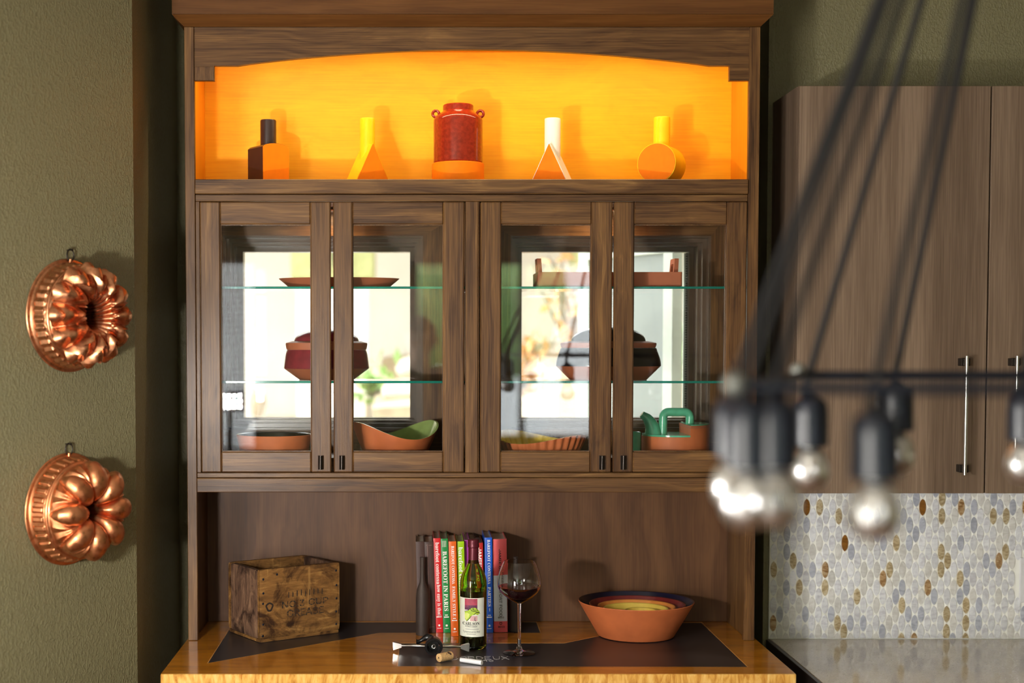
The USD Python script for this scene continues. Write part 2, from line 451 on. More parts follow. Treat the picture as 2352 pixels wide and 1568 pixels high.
pane_glass = pane('clear_pane', (0.985, 0.995, 0.99))
shelf_glass = pane('shelf_glass', (0.97, 0.995, 0.985))
edge_glass = mat('green_glass_edge', {'p': ('principled_bsdf', {'base_color': srgb(24, 150, 132), 'roughness': 0.12, 'transmission_weight': 0.55, 'coat_weight': 0.4})}, [])
clear_glass = mat('clear_crystal', {'p': ('principled_bsdf', {'base_color': (1, 1, 1), 'roughness': 0.0, 'transmission_weight': 1.0, 'ior': 1.47})}, [])
bulb_glass = pane('bulb_glass', (0.94, 0.95, 0.96), 0.34, 2.5)
bottle_glass = mat('green_bottle_glass', {'p': ('principled_bsdf', {'base_color': (0.56, 0.78, 0.12), 'roughness': 0.02, 'transmission_weight': 1.0, 'ior': 1.5})}, [])
wine_mat = mat('red_wine', {'p': ('principled_bsdf', {'base_color': (0.025, 0.001, 0.003), 'roughness': 0.03, 'specular_ior_level': 0.5})}, [])
grey_pane = mat('grey_reflecting_screened_pane', {'p': ('principled_bsdf', {'base_color': srgb(150, 156, 150), 'roughness': 0.4})}, [])  # screened glass; the grey it reflects is its base colour


def emitter(name, col, strength):
    return mat(name, {'e': ('emission', {'color': col, 'strength': strength})}, [], 'e.emission')

led_mat = emitter('lit_led', (1.0, 0.97, 0.92), LED)

# ---------------------------------------------------------------- the room
def holed(x0, x1, z0, z1, holes, y0, y1):
    """A wall in the xz plane with rectangular openings."""
    p = Polygon([(x0, z0), (x1, z0), (x1, z1), (x0, z1)])
    for a, b, c, d in holes:
        p = p.difference(Polygon([(a, c), (b, c), (b, d), (a, d)]))
    tris = front(prism(p, y1 - y0), y1)
    return tris


def slab(pts, z0, z1):
    return move(prism(pts, z1 - z0), (0, 0, z0))


WIN = [(-0.575, 0.031, 1.476, 2.064), (0.276, 0.883, 1.476, 2.064)]
struct('floor', plain(-4.6, 4.3, -3.6, 4.55, -0.1, 0), floor_wood)
struct('ceiling', plain(-4.6, 4.3, -3.6, 4.55, 3.0, 3.1), ceiling_paint)
struct('wall_back', holed(-1.05, 1.05, 0, 3.0, WIN, 4.40, 4.55), wall_paint, label='back wall of the recess behind the walnut hutch')
wall_b = struct('wall_right_of_hutch', plain(1.042, 4.2, 4.227, 4.55, 0, 3.0), wall_paint, label='olive wall with tiled backsplash to the right of the hutch')
C0, TD, ND = np.array([-0.732, 3.72]), np.array([-0.53, -0.848]), np.array([0.848, -0.53])
END = C0 + TD * 4.55
struct('wall_left', slab([C0, C0 + (-0.02, 0.05), C0 - ND * 0.12 + (-0.02, 0.05), END - ND * 0.12, END], 0, 3.0), wall_paint, label='olive textured wall on which the copper moulds hang')
rnd = [C0 + (0.012 * (1 - math.cos(a)) * -1, 0.012 * (1 - math.sin(a))) for a in np.linspace(0, math.pi / 2, 6)]
struct('wall_nook', slab([(-0.732, 4.40), (-0.85, 4.40), (-0.85, 3.80), (-0.758, 3.772), (-0.7325, 3.7205)], 0, 3.0), sheen_paint, label='narrow return of the olive wall beside the hutch')
side_w = struct('wall_side', cat(plain(END[0] - 0.12, END[0], -3.5, -2.75, 0, 3.0), plain(END[0] - 0.12, END[0], -0.65, END[1], 0, 3.0), plain(END[0] - 0.12, END[0], -2.75, -0.65, 2.25, 3.0)), wall_paint, label='far left wall of the room')
pd_ = struct('door_1', plain(END[0] - 0.08, END[0] - 0.03, -2.749, -2.70, 0.001, 2.249), sash_paint, label='unseen glazed door added in the far left wall around the fill light')  # unseen door added to go with the fill light
for y0, y1, z0, z1 in ((-0.70, -0.651, 0.001, 2.249), (-1.73, -1.67, 0.05, 2.20), (-2.70, -0.70, 0.001, 0.05), (-2.70, -0.70, 2.20, 2.249)):
    struct('door_frame', plain(END[0] - 0.08, END[0] - 0.03, y0, y1, z0, z1), sash_paint, pd_)
struct('door_pane', plain(END[0] - 0.058, END[0] - 0.052, -2.70, -0.70, 0.05, 2.20), pane_glass, pd_)
struct('wall_end', plain(4.2, 4.3, -3.5, 4.227, 0, 3.0), wall_paint, label='far right wall of the room')
REARWIN = [(-0.03, 1.75, 0.95, 2.42), (-2.3, -1.25, 0.85, 2.42)]
struct('wall_rear', holed(-4.6, 4.3, 0, 3.0, REARWIN, -3.62, -3.5), wall_paint, label='wall behind the camera with two windows')
for i, (a, b, c, d) in enumerate(REARWIN):
    w = struct(f'window_{i + 3}', ring_boards(a + 0.05, b - 0.05, c + 0.05, d - 0.05, (0.05, 0.05, 0.05, 0.05), -3.58, -3.52)[0], window_wood, label=['wide window behind the camera that looks on the garden', 'window with a slatted blind behind the camera'][i])
    for k in (1, 2, 3):
        struct('frame_board', ring_boards(a + 0.05, b - 0.05, c + 0.05, d - 0.05, (0.05, 0.05, 0.05, 0.05), -3.58, -3.52)[k], window_wood, w)
    struct('window_pane', plain(a + 0.05, b - 0.05, -3.555, -3.55, c + 0.05, d - 0.05), pane_glass, w)
    if i == 0:
        struct('mullion', box((a + b) / 2 - 0.025, (a + b) / 2 + 0.025, -3.58, -3.52, c + 0.05, d - 0.05), window_wood, w)
    else:
        obj("blind", cat(*[move(rot(plain(a + 0.06, b - 0.06, -0.022, 0.022, -0.001, 0.001), [1, 0, 0], 35), (0, -3.47, z)) for z in np.arange(c + 0.08, d - 0.02, 0.048)]), white_plastic, w, kind='stuff')

# windows behind the glass doors of the hutch
GL = [(-0.524, -0.015, 1.512, 2.018), (0.326, 0.836, 1.512, 2.018)]
for i in range(2):
    a, b, c, d = WIN[i]
    w = struct(f'window_{i + 1}', ring_boards(a + 0.012, b - 0.012, c + 0.012, d - 0.012, (0.012,) * 4, 4.229, 4.399)[0], window_wood,
               label=['dark framed window behind the left pair of glass doors', 'dark framed window behind the right pair of glass doors'][i])
    for k in (1, 2, 3):
        struct('jamb_board', ring_boards(a + 0.012, b - 0.012, c + 0.012, d - 0.012, (0.012,) * 4, 4.229, 4.399)[k], window_wood, w)
    for wd, y0, y1, nm in ((0.012, 4.262, 4.40, 'stop_moulding'), (0.020, 4.296, 4.40, 'inner_stop_moulding')):
        q = 0.012 + wd
        for m in ring_boards(a + q, b - q, c + q, d - q, (wd,) * 4, y0, y1 - 0.001):
            struct(nm, m, window_wood, w)
    g = GL[i]
    for m in ring_boards(*g, (g[0] - a - 0.03, b - g[1] - 0.03, g[2] - c - 0.03, d - g[3] - 0.03), 4.350, 4.398):
        struct('sash_board', m, window_wood, w)
    struct('window_pane', plain(g[0] - 0.004, g[1] + 0.004, 4.372, 4.378, g[2] - 0.004, g[3] + 0.004), pane_glass, w)
w2 = '/World/window_2'
struct('hinge_rail', plain(0.826, 0.834, 4.379, 4.396, 1.514, 2.016), sash_paint, w2)
struct('bead_chain', cat(*[move(trimesh.creation.icosphere(1, 0.0032), (0.832, 4.368, z)) for z in np.arange(1.518, 2.015, 0.0075)]), gasket, w2)
# the pale casement sash that stands open outside
HX, HY, A = 0.842, 4.57, math.radians(62)
sd, sn = np.array([-math.cos(A), math.sin(A), 0]), np.array([math.sin(A), math.cos(A), 0])
for x0, x1, z0, z1, nm in ((0, 0.05, 1.40, 2.08, 'open_sash_stile'), (0.47, 0.53, 1.40, 2.08, 'open_sash_stile'), (0.05, 0.47, 2.03, 2.08, 'open_sash_rail'), (0.05, 0.47, 1.40, 1.46, 'open_sash_rail')):
    struct(nm, xform(box(x0, x1, -0.02, 0.02, z0, z1), frame((HX, HY, 0), sd, sn, (0, 0, 1))), sash_paint, w2)
struct('open_sash_pane', xform(plain(0.05, 0.47, -0.004, 0.004, 1.46, 2.03), frame((HX, HY, 0), sd, sn, (0, 0, 1))), grey_pane, w2)

# ---------------------------------------------------------------- the garden outside
struct('patio_floor', plain(-9, 9, 4.56, 14, -0.1, 0.0), concrete, label='pale patio paving outside the hutch windows')
struct('patio_wall', plain(-8, 8, 9.4, 9.7, 0, 4.2), stucco, label='sunlit cream stucco wall across the patio')
struct('patio_beam', plain(-8, 8, 7.4, 9.4, 2.72, 2.98), stucco, label='cream beam over the patio')
for px, sc, lab in ((-0.44, 0.19, 'cream patio pillar with olive head seen through the left window'), (1.08, 0.19, 'cream patio pillar with olive head seen through the right window')):
    t = thing('patio_pillar', lab, 'pillar')
    obj('pillar_shaft', box(px - sc, px + sc, 7.6, 7.95, 0.0, 2.08, 0.02), stucco, t)
    obj('pillar_head', box(px - sc - 0.03, px + sc + 0.03, 7.56, 7.99, 2.08, 2.72, 0.01), olive_stucco, t)
t = thing('wall_lantern', 'small dark wall lantern on the olive pillar head', 'lantern')
obj('lantern_body', lathe([(0, 0), (0.03, 0), (0.04, 0.1), (0.03, 0.13), (0, 0.15)], 12, (-0.40, 7.50, 2.14)), lamp_metal, t)
obj('lantern_bracket', plain(-0.41, -0.39, 7.50, 7.56, 2.19, 2.21), lamp_metal, t)
t = thing('garden_pot', 'small tan pot standing by the stucco wall outside the left window', 'pot')
obj('pot_body', lathe([(0, 0), (0.035, 0), (0.052, 0.08), (0.048, 0.12), (0.032, 0.145), (0.04, 0.16), (0, 0.155)], 20, (-0.965, 8.7, 1.285)), soil, t)
struct('garden_plinth', plain(-1.4, -0.75, 8.5, 9.0, 0, 1.285), stucco, label='cream plinth under the tan pot')


def blob(c, r, seed, k=0.25, sub=2):
    s = trimesh.creation.icosphere(sub)
    d = 1 + k * (meshkit.fbm(s.vertices * 1.6 + seed * 7.1, 3, seed) - 0.5) * 2
    return s.vertices * d[:, None] * np.asarray(r) + np.asarray(c), s.faces


bed = []
gx, gy = np.meshgrid(np.linspace(-0.2, 4.0, 34), np.linspace(6.7, 9.35, 20))
hz = 1.36 + 0.10 * np.clip((gx + 0.2) / 1.5, 0, 1) + 0.24 * np.clip((gy - 6.7) / 2.0, 0, 1) + 0.12 * meshkit.fbm(np.stack([gx * 1.2, gy * 1.2, gx * 0], -1), 3, 3)
v = np.stack([gx, gy, hz], -1).reshape(-1, 3)
lowv = v.copy()
lowv[:, 2] = 0
q = grid_faces(20, 34, False)
f = np.vstack([q[:, [0, 1, 2]], q[:, [0, 2, 3]]])
n0 = len(v)
edge = [i for i in range(34)] + [34 * r + 33 for r in range(1, 20)] + [34 * 19 + i for i in range(32, -1, -1)] + [34 * r for r in range(18, 0, -1)]
skirt = [[a, b, b + n0] for a, b in zip(edge[1:] + edge[:1], edge)] + [[a, b + n0, a + n0] for a, b in zip(edge[1:] + edge[:1], edge)]
struct('garden_bank', (np.vstack([v, lowv]), np.vstack([f, np.array(skirt)])), soil, smooth=40, label='dry planted bank outside the windows')


def bank_z(x, y):
    i = np.argmin((gx - x) ** 2 + (gy - y) ** 2)
    return hz.reshape(-1)[i]


rocks = [(-0.06, 6.98, .10), (0.20, 6.95, .10), (0.42, 7.02, .07), (0.02, 7.62, .12), (0.30, 7.65, .11), (0.56, 7.70, .12), (0.58, 7.32, .10), (0.40, 7.25, .09), (1.42, 6.92, .12), (1.70, 6.95, .11)]
for i, (x, y, r) in enumerate(rocks):
    o = obj('garden_rock', move(blob((0, 0, 0), (r, r * 0.8, r * 0.6), i + 3), (x, y, bank_z(x, y) + r * 0.3)), rock_mat, smooth=60, label='pale rock on the dry bank outside the hutch windows', category='rock', group='pale rocks on the garden bank')


def shrub(name, label, x, y, h, leaf, nst, nlf, seed, spread=0.35):
    g = np.random.default_rng(seed)
    t = thing(name, label, 'shrub')
    z0 = bank_z(x, y) - 0.02
    stems, leaves = [], []
    for k in range(nst):
        d = np.array([g.normal(0, spread), g.normal(0, spread), 1.0])
        p = [np.array([x, y, z0]) + d * h * s + np.array([0.05 * math.sin(4 * s + k), 0.05 * math.cos(3 * s + k), 0]) * s for s in np.linspace(0, 1, 6)]
        stems.append(tube(p, np.linspace(0.014, 0.004, 6), 6))
        for _ in range(nlf):
            s = g.uniform(0.25, 1.0)
            c = np.array([x, y, z0]) + d * h * s + g.normal(0, 0.05, 3)
            u = g.normal(0, 1, 3)
            u /= np.linalg.norm(u)
            w = np.cross(u, g.normal(0, 1, 3))
            w /= np.linalg.norm(w)
            L = g.uniform(0.03, 0.055)
            leaves.append((np.array([c - u * L, c + w * L * 0.45, c + u * L, c - w * L * 0.45]), np.array([[0, 1, 2], [0, 2, 3]])))
    obj('stem', cat(*stems), twig_mat, t)
    obj('foliage', cat(*leaves), leaf, t, kind='stuff')


shrub('dry_shrub', 'tall twiggy shrub with sparse orange leaves outside the right window', 0.82, 7.05, 0.62, leaf_dry, 9, 9, 5, 0.3)
shrub('dry_shrub', 'low tan shrub behind the burgundy pot outside the left window', 0.20, 7.3, 0.60, leaf_dry, 9, 14, 6, 0.12)
shrub('green_shrub', 'small green shrub low in the left window', -0.22, 7.22, 0.13, leaf_green, 8, 12, 8, 0.4)
shrub('green_shrub', 'small green shrub behind the dark casserole outside the right window', 1.24, 6.84, 0.30, leaf_green, 8, 12, 9, 0.16)
shrub('dry_shrub', 'low dry shrub at the foot of the right window', 0.50, 6.80, 0.26, leaf_dry, 10, 14, 12, 0.2)
# the garden behind the camera, seen only in reflections
struct('lawn', plain(-9, 9, -14, -3.63, -0.1, 0), simple('lawn_grass', srgb(110, 150, 70), 0.9, var=0.3, scale=5), label='lawn behind the house')
for i, (x, y, r, h, lab) in enumerate([(0.1, -8.5, 1.5, 2.3, 'round green tree behind the house, left of the other'), (4.6, -9.5, 1.6, 2.6, 'round green tree behind the house, right of the other')]):
    t = thing('garden_tree', lab, 'tree')
    obj('trunk', tube([(x, y, 0), (x + 0.05, y, h * 0.5), (x, y, h)], [0.16, 0.12, 0.08], 10), twig_mat, t)
    obj('crown', cat(*[blob((x + r * 0.5 * math.cos(k * 2.4), y + r * 0.5 * math.sin(k * 2.4), h + 0.35 * (k % 3) * r), (r * 0.62,) * 3, k + 20 * i, 0.4) for k in range(7)]), leaf_green, t, smooth=60)

# ---------------------------------------------------------------- the walnut hutch
XL, XR, XLI, XRI, YF, YB = -0.633, 0.948, -0.606, 0.918, 3.94, 4.222
hutch = thing('hutch', 'tall built-in walnut hutch with amber lit niche and glass doors', 'cabinet')


def hp(name, mesh, m, label=None, smooth=False):
    return obj(name, mesh, m, hutch, smooth, label)


hp('side_panel', box(XL, -0.623, 3.961, YB, 0.9105, 2.606), walnut_v)
hp('side_panel', box(0.936, XR, 3.961, YB, 0.9105, 2.606), walnut_v)
hp('face_stile', box(XL, XLI, YF, 3.96, 0.9105, 2.606, 0.0015), walnut_v)
hp('face_stile', box(XRI, XR, YF, 3.96, 0.9105, 2.606, 0.0015), walnut_v)
# crown: a bevel under an upright fascia
cr = [(3.945, 2.607), (3.916, 2.635), (3.916, 2.86), (3.945, 2.86)]


def crown_piece(prof_in, x0, x1, e0, e1):
    """Front run of the crown, its ends mitred outwards by e."""
    pts = []
    for (y, z) in prof_in:
        o = (YF + 0.005 - y)
        pts += [(x0 - o * e0, y, z), (x1 + o * e1, y, z)]
    return hull(pts)


hp('crown_bevel', crown_piece([(3.945, 2.607), (3.916, 2.6345), (3.945, 2.6345)], XL, XR, 1, 1), walnut_crown)
hp('crown_fascia', crown_piece([(3.9162, 2.6352), (3.9162, 2.87), (3.945, 2.87), (3.945, 2.6352)], XL, XR, 1, 1), walnut_crown)
for s, x in ((-1, XL), (1, XR)):
    hp('crown_return', hull([(x, y, 2.607) for y in (3.945, YB)] + [(x + s * 0.029, y, z) for y in (3.945, YB) for z in (2.6345, 2.87)] + [(x, y, 2.87) for y in (3.945, YB)]), walnut_crown)
hp('top_board', box(XL, XR, 3.946, YB, 2.61, 2.64), walnut_h)
# arched valance
N1, N2, ZA, ZB, ZC = -0.5516, 0.865, 2.461, 2.5015, 2.5455
pts = [(XLI, 2.606), (XLI, ZA), (N1, ZA), (N1, ZB), (-0.488, ZB)]
t = np.linspace(0, 1, 41)
xa = -0.488 + t * (0.81 + 0.488)
pts += list(zip(xa, ZB + (ZC - ZB) * np.sin(np.pi * t) ** 0.86))[1:-1]
pts += [(0.81, ZB), (N2, ZB), (N2, ZA), (XRI, ZA), (XRI, 2.606)]
hp('arched_valance', front(prism(pts, 0.018), 3.963), walnut_h)
hp('corner_block', box(XLI, N1 - 0.001, 3.9442, 3.95, ZA, ZB - 0.002), walnut_v)
# niche
hp('niche_back', box(-0.6225, 0.9355, 4.214, 4.221, 2.191, 2.606), maple_panel, 'amber maple back panel')
hp('niche_side', box(-0.6225, -0.617, 3.962, 4.2135, 2.191, 2.606), maple_side, 'amber maple niche side')
hp('niche_side', box(0.930, 0.9355, 3.962, 4.2135, 2.191, 2.606), maple_side, 'amber maple niche side')
hp('niche_floor', box(-0.6225, 0.9355, 3.9615, 4.2135, 2.168, 2.1905), walnut_h)
hp('niche_ceiling', box(-0.6225, 0.9355, 3.964, 4.2135, 2.592, 2.606), maple_side)
hp('shelf_rail', box(XLI + 0.0005, XRI - 0.0005, 3.934, 3.961, 2.1505, 2.1905, 0.002), walnut_h)
# face frame round the doors
hp('top_rail', box(XLI + 0.0005, XRI - 0.0005, 3.944, 3.961, 2.131, 2.1495), walnut_h)
hp('lower_rail', box(XLI + 0.0005, XRI - 0.0005, 3.944, 3.961, 1.367, 1.380), walnut_h)
hp('bottom_rail', box(XLI + 0.0005, XRI - 0.0005, 3.934, 3.961, 1.3265, 1.3663, 0.002), walnut_h)
hp('inner_stile', box(XLI + 0.0005, -0.5945, 3.944, 3.961, 1.3805, 2.1305), walnut_v)
hp('center_stile', box(0.1395, 0.1745, 3.944, 3.961, 1.3805, 2.1305), walnut_v)
hp('center_stile', box(0.1752, 0.1780, 3.944, 3.961, 1.3805, 2.1305), walnut_v)
# cabinet inside
hp('cabinet_side', box(-0.6225, -0.617, 3.962, 4.2205, 1.38, 2.15), walnut_v)
hp('cabinet_side', box(0.930, 0.9355, 3.962, 4.2205, 1.38, 2.15), walnut_v)
hp('divider', box(0.149, 0.165, 3.962, 4.2205, 1.381, 2.128), walnut_v)
hp('cabinet_floor', box(-0.6165, 0.9295, 3.962, 4.2205, 1.358, 1.3805), walnut_h)
hp('cabinet_deck', box(-0.6165, 0.148, 3.985, 4.2185, 1.3812, 1.4185), walnut_h)
hp('cabinet_deck', box(0.166, 0.9295, 3.985, 4.2185, 1.3812, 1.4185), walnut_h)
hp('cabinet_top', box(-0.6165, 0.9295, 3.962, 4.2135, 2.129, 2.150), walnut_h)
for a, b, c, d, l, r in ((-0.568, 0.024, 1.483, 2.057, 0.048, 0.124), (0.283, 0.876, 1.483, 2.057, 0.117, 0.053)):
    for m in ring_boards(a, b, c, d, (l, r, 0.064, 0.0715), 4.2195, 4.2275):
        hp('casing_board', m, walnut_h if np.ptp(m[0][:, 0]) > 0.3 else walnut_v)
# lower niche
hp('lower_back', box(-0.6225, 0.9355, 4.2145, 4.2215, 0.9105, 1.357), walnut_panel, 'plain walnut back panel')
hp('lower_side', box(-0.6225, -0.617, 3.962, 4.214, 0.9105, 1.326), walnut_v)
hp('lower_side', box(0.930, 0.9355, 3.962, 4.214, 0.9105, 1.326), walnut_v)
hp('lower_ceiling', box(-0.6165, 0.9295, 3.962, 4.214, 1.330, 1.357), walnut_h)

# doors: a rebated bead, two stiles, two rails, pane and pull
DOORS = [(-0.5921, -0.2323, -0.5367, -0.2876, -0.2611), (-0.2250, 0.1360, -0.1721, 0.0782, -0.2021), (0.1805, 0.5440, 0.2371, 0.4862, 0.5186), (0.5488, 0.9146, 0.6041, 0.8593, 0.5776)]
for x0, x1, a, b, kx in DOORS:
    z0, z1, c, d = 1.3822, 2.1286, 1.4396, 2.067
    dr = obj('door', cat(*ring_boards(a + 0.002, b - 0.002, c + 0.002, d - 0.002, (0.006,) * 4, 3.9445, 3.9495)), walnut_v, hutch)
    obj('stile', box(x0, a, 3.933, 3.953, z0, z1, 0.003), walnut_v, dr)
    obj('stile', box(b, x1, 3.933, 3.953, z0, z1, 0.003), walnut_v, dr)
    obj('rail', box(a + 0.0003, b - 0.0003, 3.9332, 3.953, d, z1, 0.003), walnut_h, dr)
    obj('rail', box(a + 0.0003, b - 0.0003, 3.9332, 3.953, z0, c, 0.003), walnut_h, dr)
    obj('pane', plain(a - 0.003, b + 0.003, 3.9500, 3.9535, c - 0.003, d + 0.003), pane_glass, dr, label='clear glass pane')
    tt = np.linspace(0, np.pi, 13)
    half = [(0.0078 * math.cos(s), 0.013 * math.sin(s)) for s in tt]
    pull = xform(prism(half, 0.0385), frame((kx, 3.9329, 1.3908), (1, 0, 0), (0, -1, 0), (0, 0, 1)))
    obj('pull', pull, bronze, dr, 35, 'dark bronze pull')
for x, y, s in ((-0.6165, 4.0, 1), (-0.6165, 4.18, 1), (0.9295, 4.0, -1), (0.9295, 4.18, -1)):
    for z in (1.8888, 1.6248):
        hp('shelf_pin', tube([(x, y, z), (x + s * 0.014, y, z)], 0.0028, 10), steel)
for x, s in ((0.1485, -1), (0.1655, 1)):
    for y in (4.0, 4.18):
        for z in (1.8888, 1.6248):
            hp('shelf_pin', tube([(x, y, z), (x + s * 0.014, y, z)], 0.0028, 10), steel)
# lamps of the hutch
hp('light_strip', box(-0.58, 0.89, 3.968, 3.980, 2.576, 2.584), white_plastic, 'slim light strip behind the valance')
strip = UsdLux.RectLight.Define(stage, '/World/niche_light')
strip.CreateWidthAttr(1.46)
strip.CreateHeightAttr(0.012)
strip.CreateColorAttr((1.0, 0.80, 0.46))
strip.CreateIntensityAttr(NICHE)
light_xf(strip, (0.155, 3.976, 2.5745), (0.155, 4.05, 2.0))
for i, x in enumerate((-0.25, 0.56)):
    hp('puck_light', lathe([(0, 0), (0.03, 0), (0.032, 0.002), (0.032, 0.008), (0, 0.008)], 24, (x, 4.13, 2.1205)), steel, 'round cabinet light')
    pl = UsdLux.DiskLight.Define(stage, '/World/cabinet_light' + ('' if i == 0 else '_001'))
    pl.CreateRadiusAttr(0.024)
    pl.CreateColorAttr((1.0, 0.62, 0.30))
    pl.CreateIntensityAttr(PUCK)
    light_xf(pl, (x, 4.13, 2.1195), (x, 4.135, 1.0))

# glass shelves
SH = [(-0.6155, 0.1475, 1.8985, 'glass shelf under the shallow platter in the left cabinet'), (-0.6155, 0.1475, 1.6345, 'glass shelf under the burgundy casserole in the left cabinet'),
      (0.1665, 0.9285, 1.8985, 'glass shelf under the handled tray in the right cabinet'), (0.1665, 0.9285, 1.6345, 'glass shelf under the black casserole in the right cabinet')]
for x0, x1, z, lab in SH:
    t = thing('glass_shelf', lab, 'shelf', group='glass shelves in the hutch')
    obj('shelf_plate', plain(x0, x1, 3.9905, 4.215, z - 0.0065, z), shelf_glass, t)
    obj('polished_edge', box(x0, x1, 3.986, 3.990, z - 0.0065, z, 0.001), edge_glass, t, label='green polished front edge')

# ---------------------------------------------------------------- counters and kitchen side
CZ = 0.9102
ctr = thing('hutch_counter', 'polished amber maple counter with dark slate inlays under the hutch', 'counter')
INL = [(-0.54, 3.659), (-0.541, 4.212), (0.364, 4.212), (0.362, 4.048), (-0.101, 4.048)]
INR = [(-0.046, 3.626), (-0.044, 3.911), (0.414, 3.911), (0.74, 4.201), (0.854, 4.201), (0.856, 3.617)]
inl, inr = Polygon(INL).buffer(0), Polygon(INR).buffer(0)
for y0, y1 in ((3.5442, 3.610), (3.6102, 3.80), (3.8002, 4.02), (4.0202, 4.2195)):
    bd = Polygon([(-0.6383, y0), (0.957, y0), (0.957, y1), (-0.6383, y1)]).difference(unary_union([inl, inr]))
    obj('board', move(prism(bd, 0.026), (0, 0, CZ - 0.026)), maple_top, ctr)
obj('edge_band', box(-0.6383, 0.957, 3.536, 3.544, CZ - 0.0262, CZ, 0.0015), maple_edge, ctr, label='curly maple front edge')
for pg, nm in ((inl, 'slate_inlay'), (inr, 'slate_inlay')):
    obj(nm, move(prism(pg.buffer(-0.0022, join_style=2), 0.024), (0, 0, CZ - 0.0245)), slate, ctr, label='dark slate inlay')
    obj('inlay_line', move(prism(pg.difference(pg.buffer(-0.0022, join_style=2)), 0.025), (0, 0, CZ - 0.0253)), pale_edge_line, ctr, label='thin pale inlay line')
base = thing('base_cabinet', 'walnut base cabinet that carries the maple counter', 'cabinet')
obj('body', box(-0.62, 0.94, 3.60, 4.2195, 0.1, CZ - 0.0265), walnut_v, base)
obj('toe_kick', box(-0.60, 0.92, 3.65, 4.2195, 0.0, 0.0995), dark_panel, base)
k = thing('kitchen_counter', 'grey speckled quartz counter below the tiled backsplash', 'counter')
obj('slab', box(1.0625, 2.9, 3.50, 4.2185, 0.826, 0.8565), quartz, k)
obj('end_panel', box(1.050, 1.062, 3.50, 4.2185, 0.0, 0.8555), dark_panel, k, label='dark end panel')
obj('cabinet_front', box(1.0625, 2.9, 3.54, 3.56, 0.1, 0.825), laminate, k)
obj('cabinet_bottom', box(1.0625, 2.9, 3.561, 4.2185, 0.1, 0.12), laminate, k)
obj('toe_kick', box(1.0625, 2.9, 3.60, 3.62, 0.0, 0.0995), dark_panel, k)
obj('counter_upstand', box(1.0575, 2.9, 4.2187, 4.2267, 0.8567, 0.8590), grout_mat, k)
wc = thing('wall_cabinet', 'grey brown wood grain wall cabinet above the tiled backsplash', 'cabinet')
obj('body', cat(plain(1.055, 1.073, 3.962, 4.2265, 1.3215, 2.447), plain(1.073, 2.30, 3.962, 4.2265, 1.3215, 1.340), plain(1.073, 2.30, 3.962, 4.2265, 2.429, 2.447), plain(2.282, 2.30, 3.962, 4.2265, 1.34, 2.429), plain(1.073, 2.282, 4.21, 4.2265, 1.34, 2.429)), laminate, wc)
for x0, x1, hx in ((1.0575, 1.5825, 1.516), (1.5870, 2.112, 1.6545)):
    d = obj('door', box(x0, x1, 3.941, 3.9605, 1.323, 2.446), laminate, wc)
    hd = obj('handle', tube([(hx, 3.908, 1.377), (hx, 3.908, 1.705)], 0.0052, 14), steel, d, 40, 'brushed steel bar handle')
    for z in (1.394, 1.688):
        obj('handle_post', box(hx - 0.0125, hx + 0.0115, 3.912, 3.9405, z - 0.0105, z + 0.0105), bronze, d, label='dark square handle post')
obj('edge_strip', box(1.0552, 1.0570, 3.942, 3.9605, 1.323, 2.446), laminate, wc)

# mosaic of long lens shaped tiles on the wall
PX, PZ, TX0 = 0.01919, 0.0535, 1.0615
ZLO, ZHI, XHI = 0.8595, 1.3212, 2.27
obj('grout', plain(1.0585, 2.3, 4.2215, 4.2268, ZLO, 1.3213), grout_mat, wall_b)
tt = np.linspace(-1, 1, 13)
hw = 0.0095 * np.clip(1 - np.abs(tt) ** 2.8, 0, 1) ** 0.78
half_z = 0.0252
outline = [(w, t * half_z) for t, w in zip(tt, hw)] + [(-w, t * half_z) for t, w in zip(tt[::-1], hw[::-1])][1:-1]
TP = Polygon(outline).buffer(0)
full, cut = [], []
OUT = (1.7935, 1.868, 0.965, 1.105)
tr = np.random.default_rng(11)
for c in range(int((XHI - TX0) / (PX / 2 * 2)) + 2):
    cx = TX0 + PX * (c + 0.5)
    for r in range(-1, 10):
        cz = 1.3322 - PZ * (r + 0.5 * (c % 2))
        g = affinity.translate(TP, cx, cz)
        rect = Polygon([(1.060, ZLO), (XHI + 0.02, ZLO), (XHI + 0.02, ZHI), (1.060, ZHI)])
        hit = g.intersection(rect)
        if hit.is_empty or hit.area < 2e-5 or (OUT[0] < cx < OUT[1] and OUT[2] < cz < OUT[3]):
            continue
        u = tr.random()
        m = tile_white if u < .45 else tile_grey if u < .62 else tile_cream if u < .87 else tile_tan if u < .945 else tile_brown if u < .99 else tile_amber
        (full if hit.area > 0.98 * g.area else cut).append((hit, m))
for hit, m in full[:300]:
    obj('tile', front(prism(hit, 0.0028), 4.2216), m, wall_b)
by = {}
for hit, m in full[300:] + cut:
    by.setdefault(path_of(m), (m, []))[1].append(front(prism(hit, 0.0028), 4.2216))
for m, ms in by.values():
    obj('edge_tile', cat(*ms), m, wall_b, kind='stuff')
t = thing('wall_outlet', 'white wall outlet plate on the tiled backsplash at the right edge', 'outlet')
obj('cover_plate', box(1.8035, 1.872, 4.2125, 4.2185, 0.968, 1.102, 0.002), white_plastic, t)
obj('socket', box(1.822, 1.854, 4.2110, 4.2124, 0.985, 1.085, 0.0008), white_plastic, t)

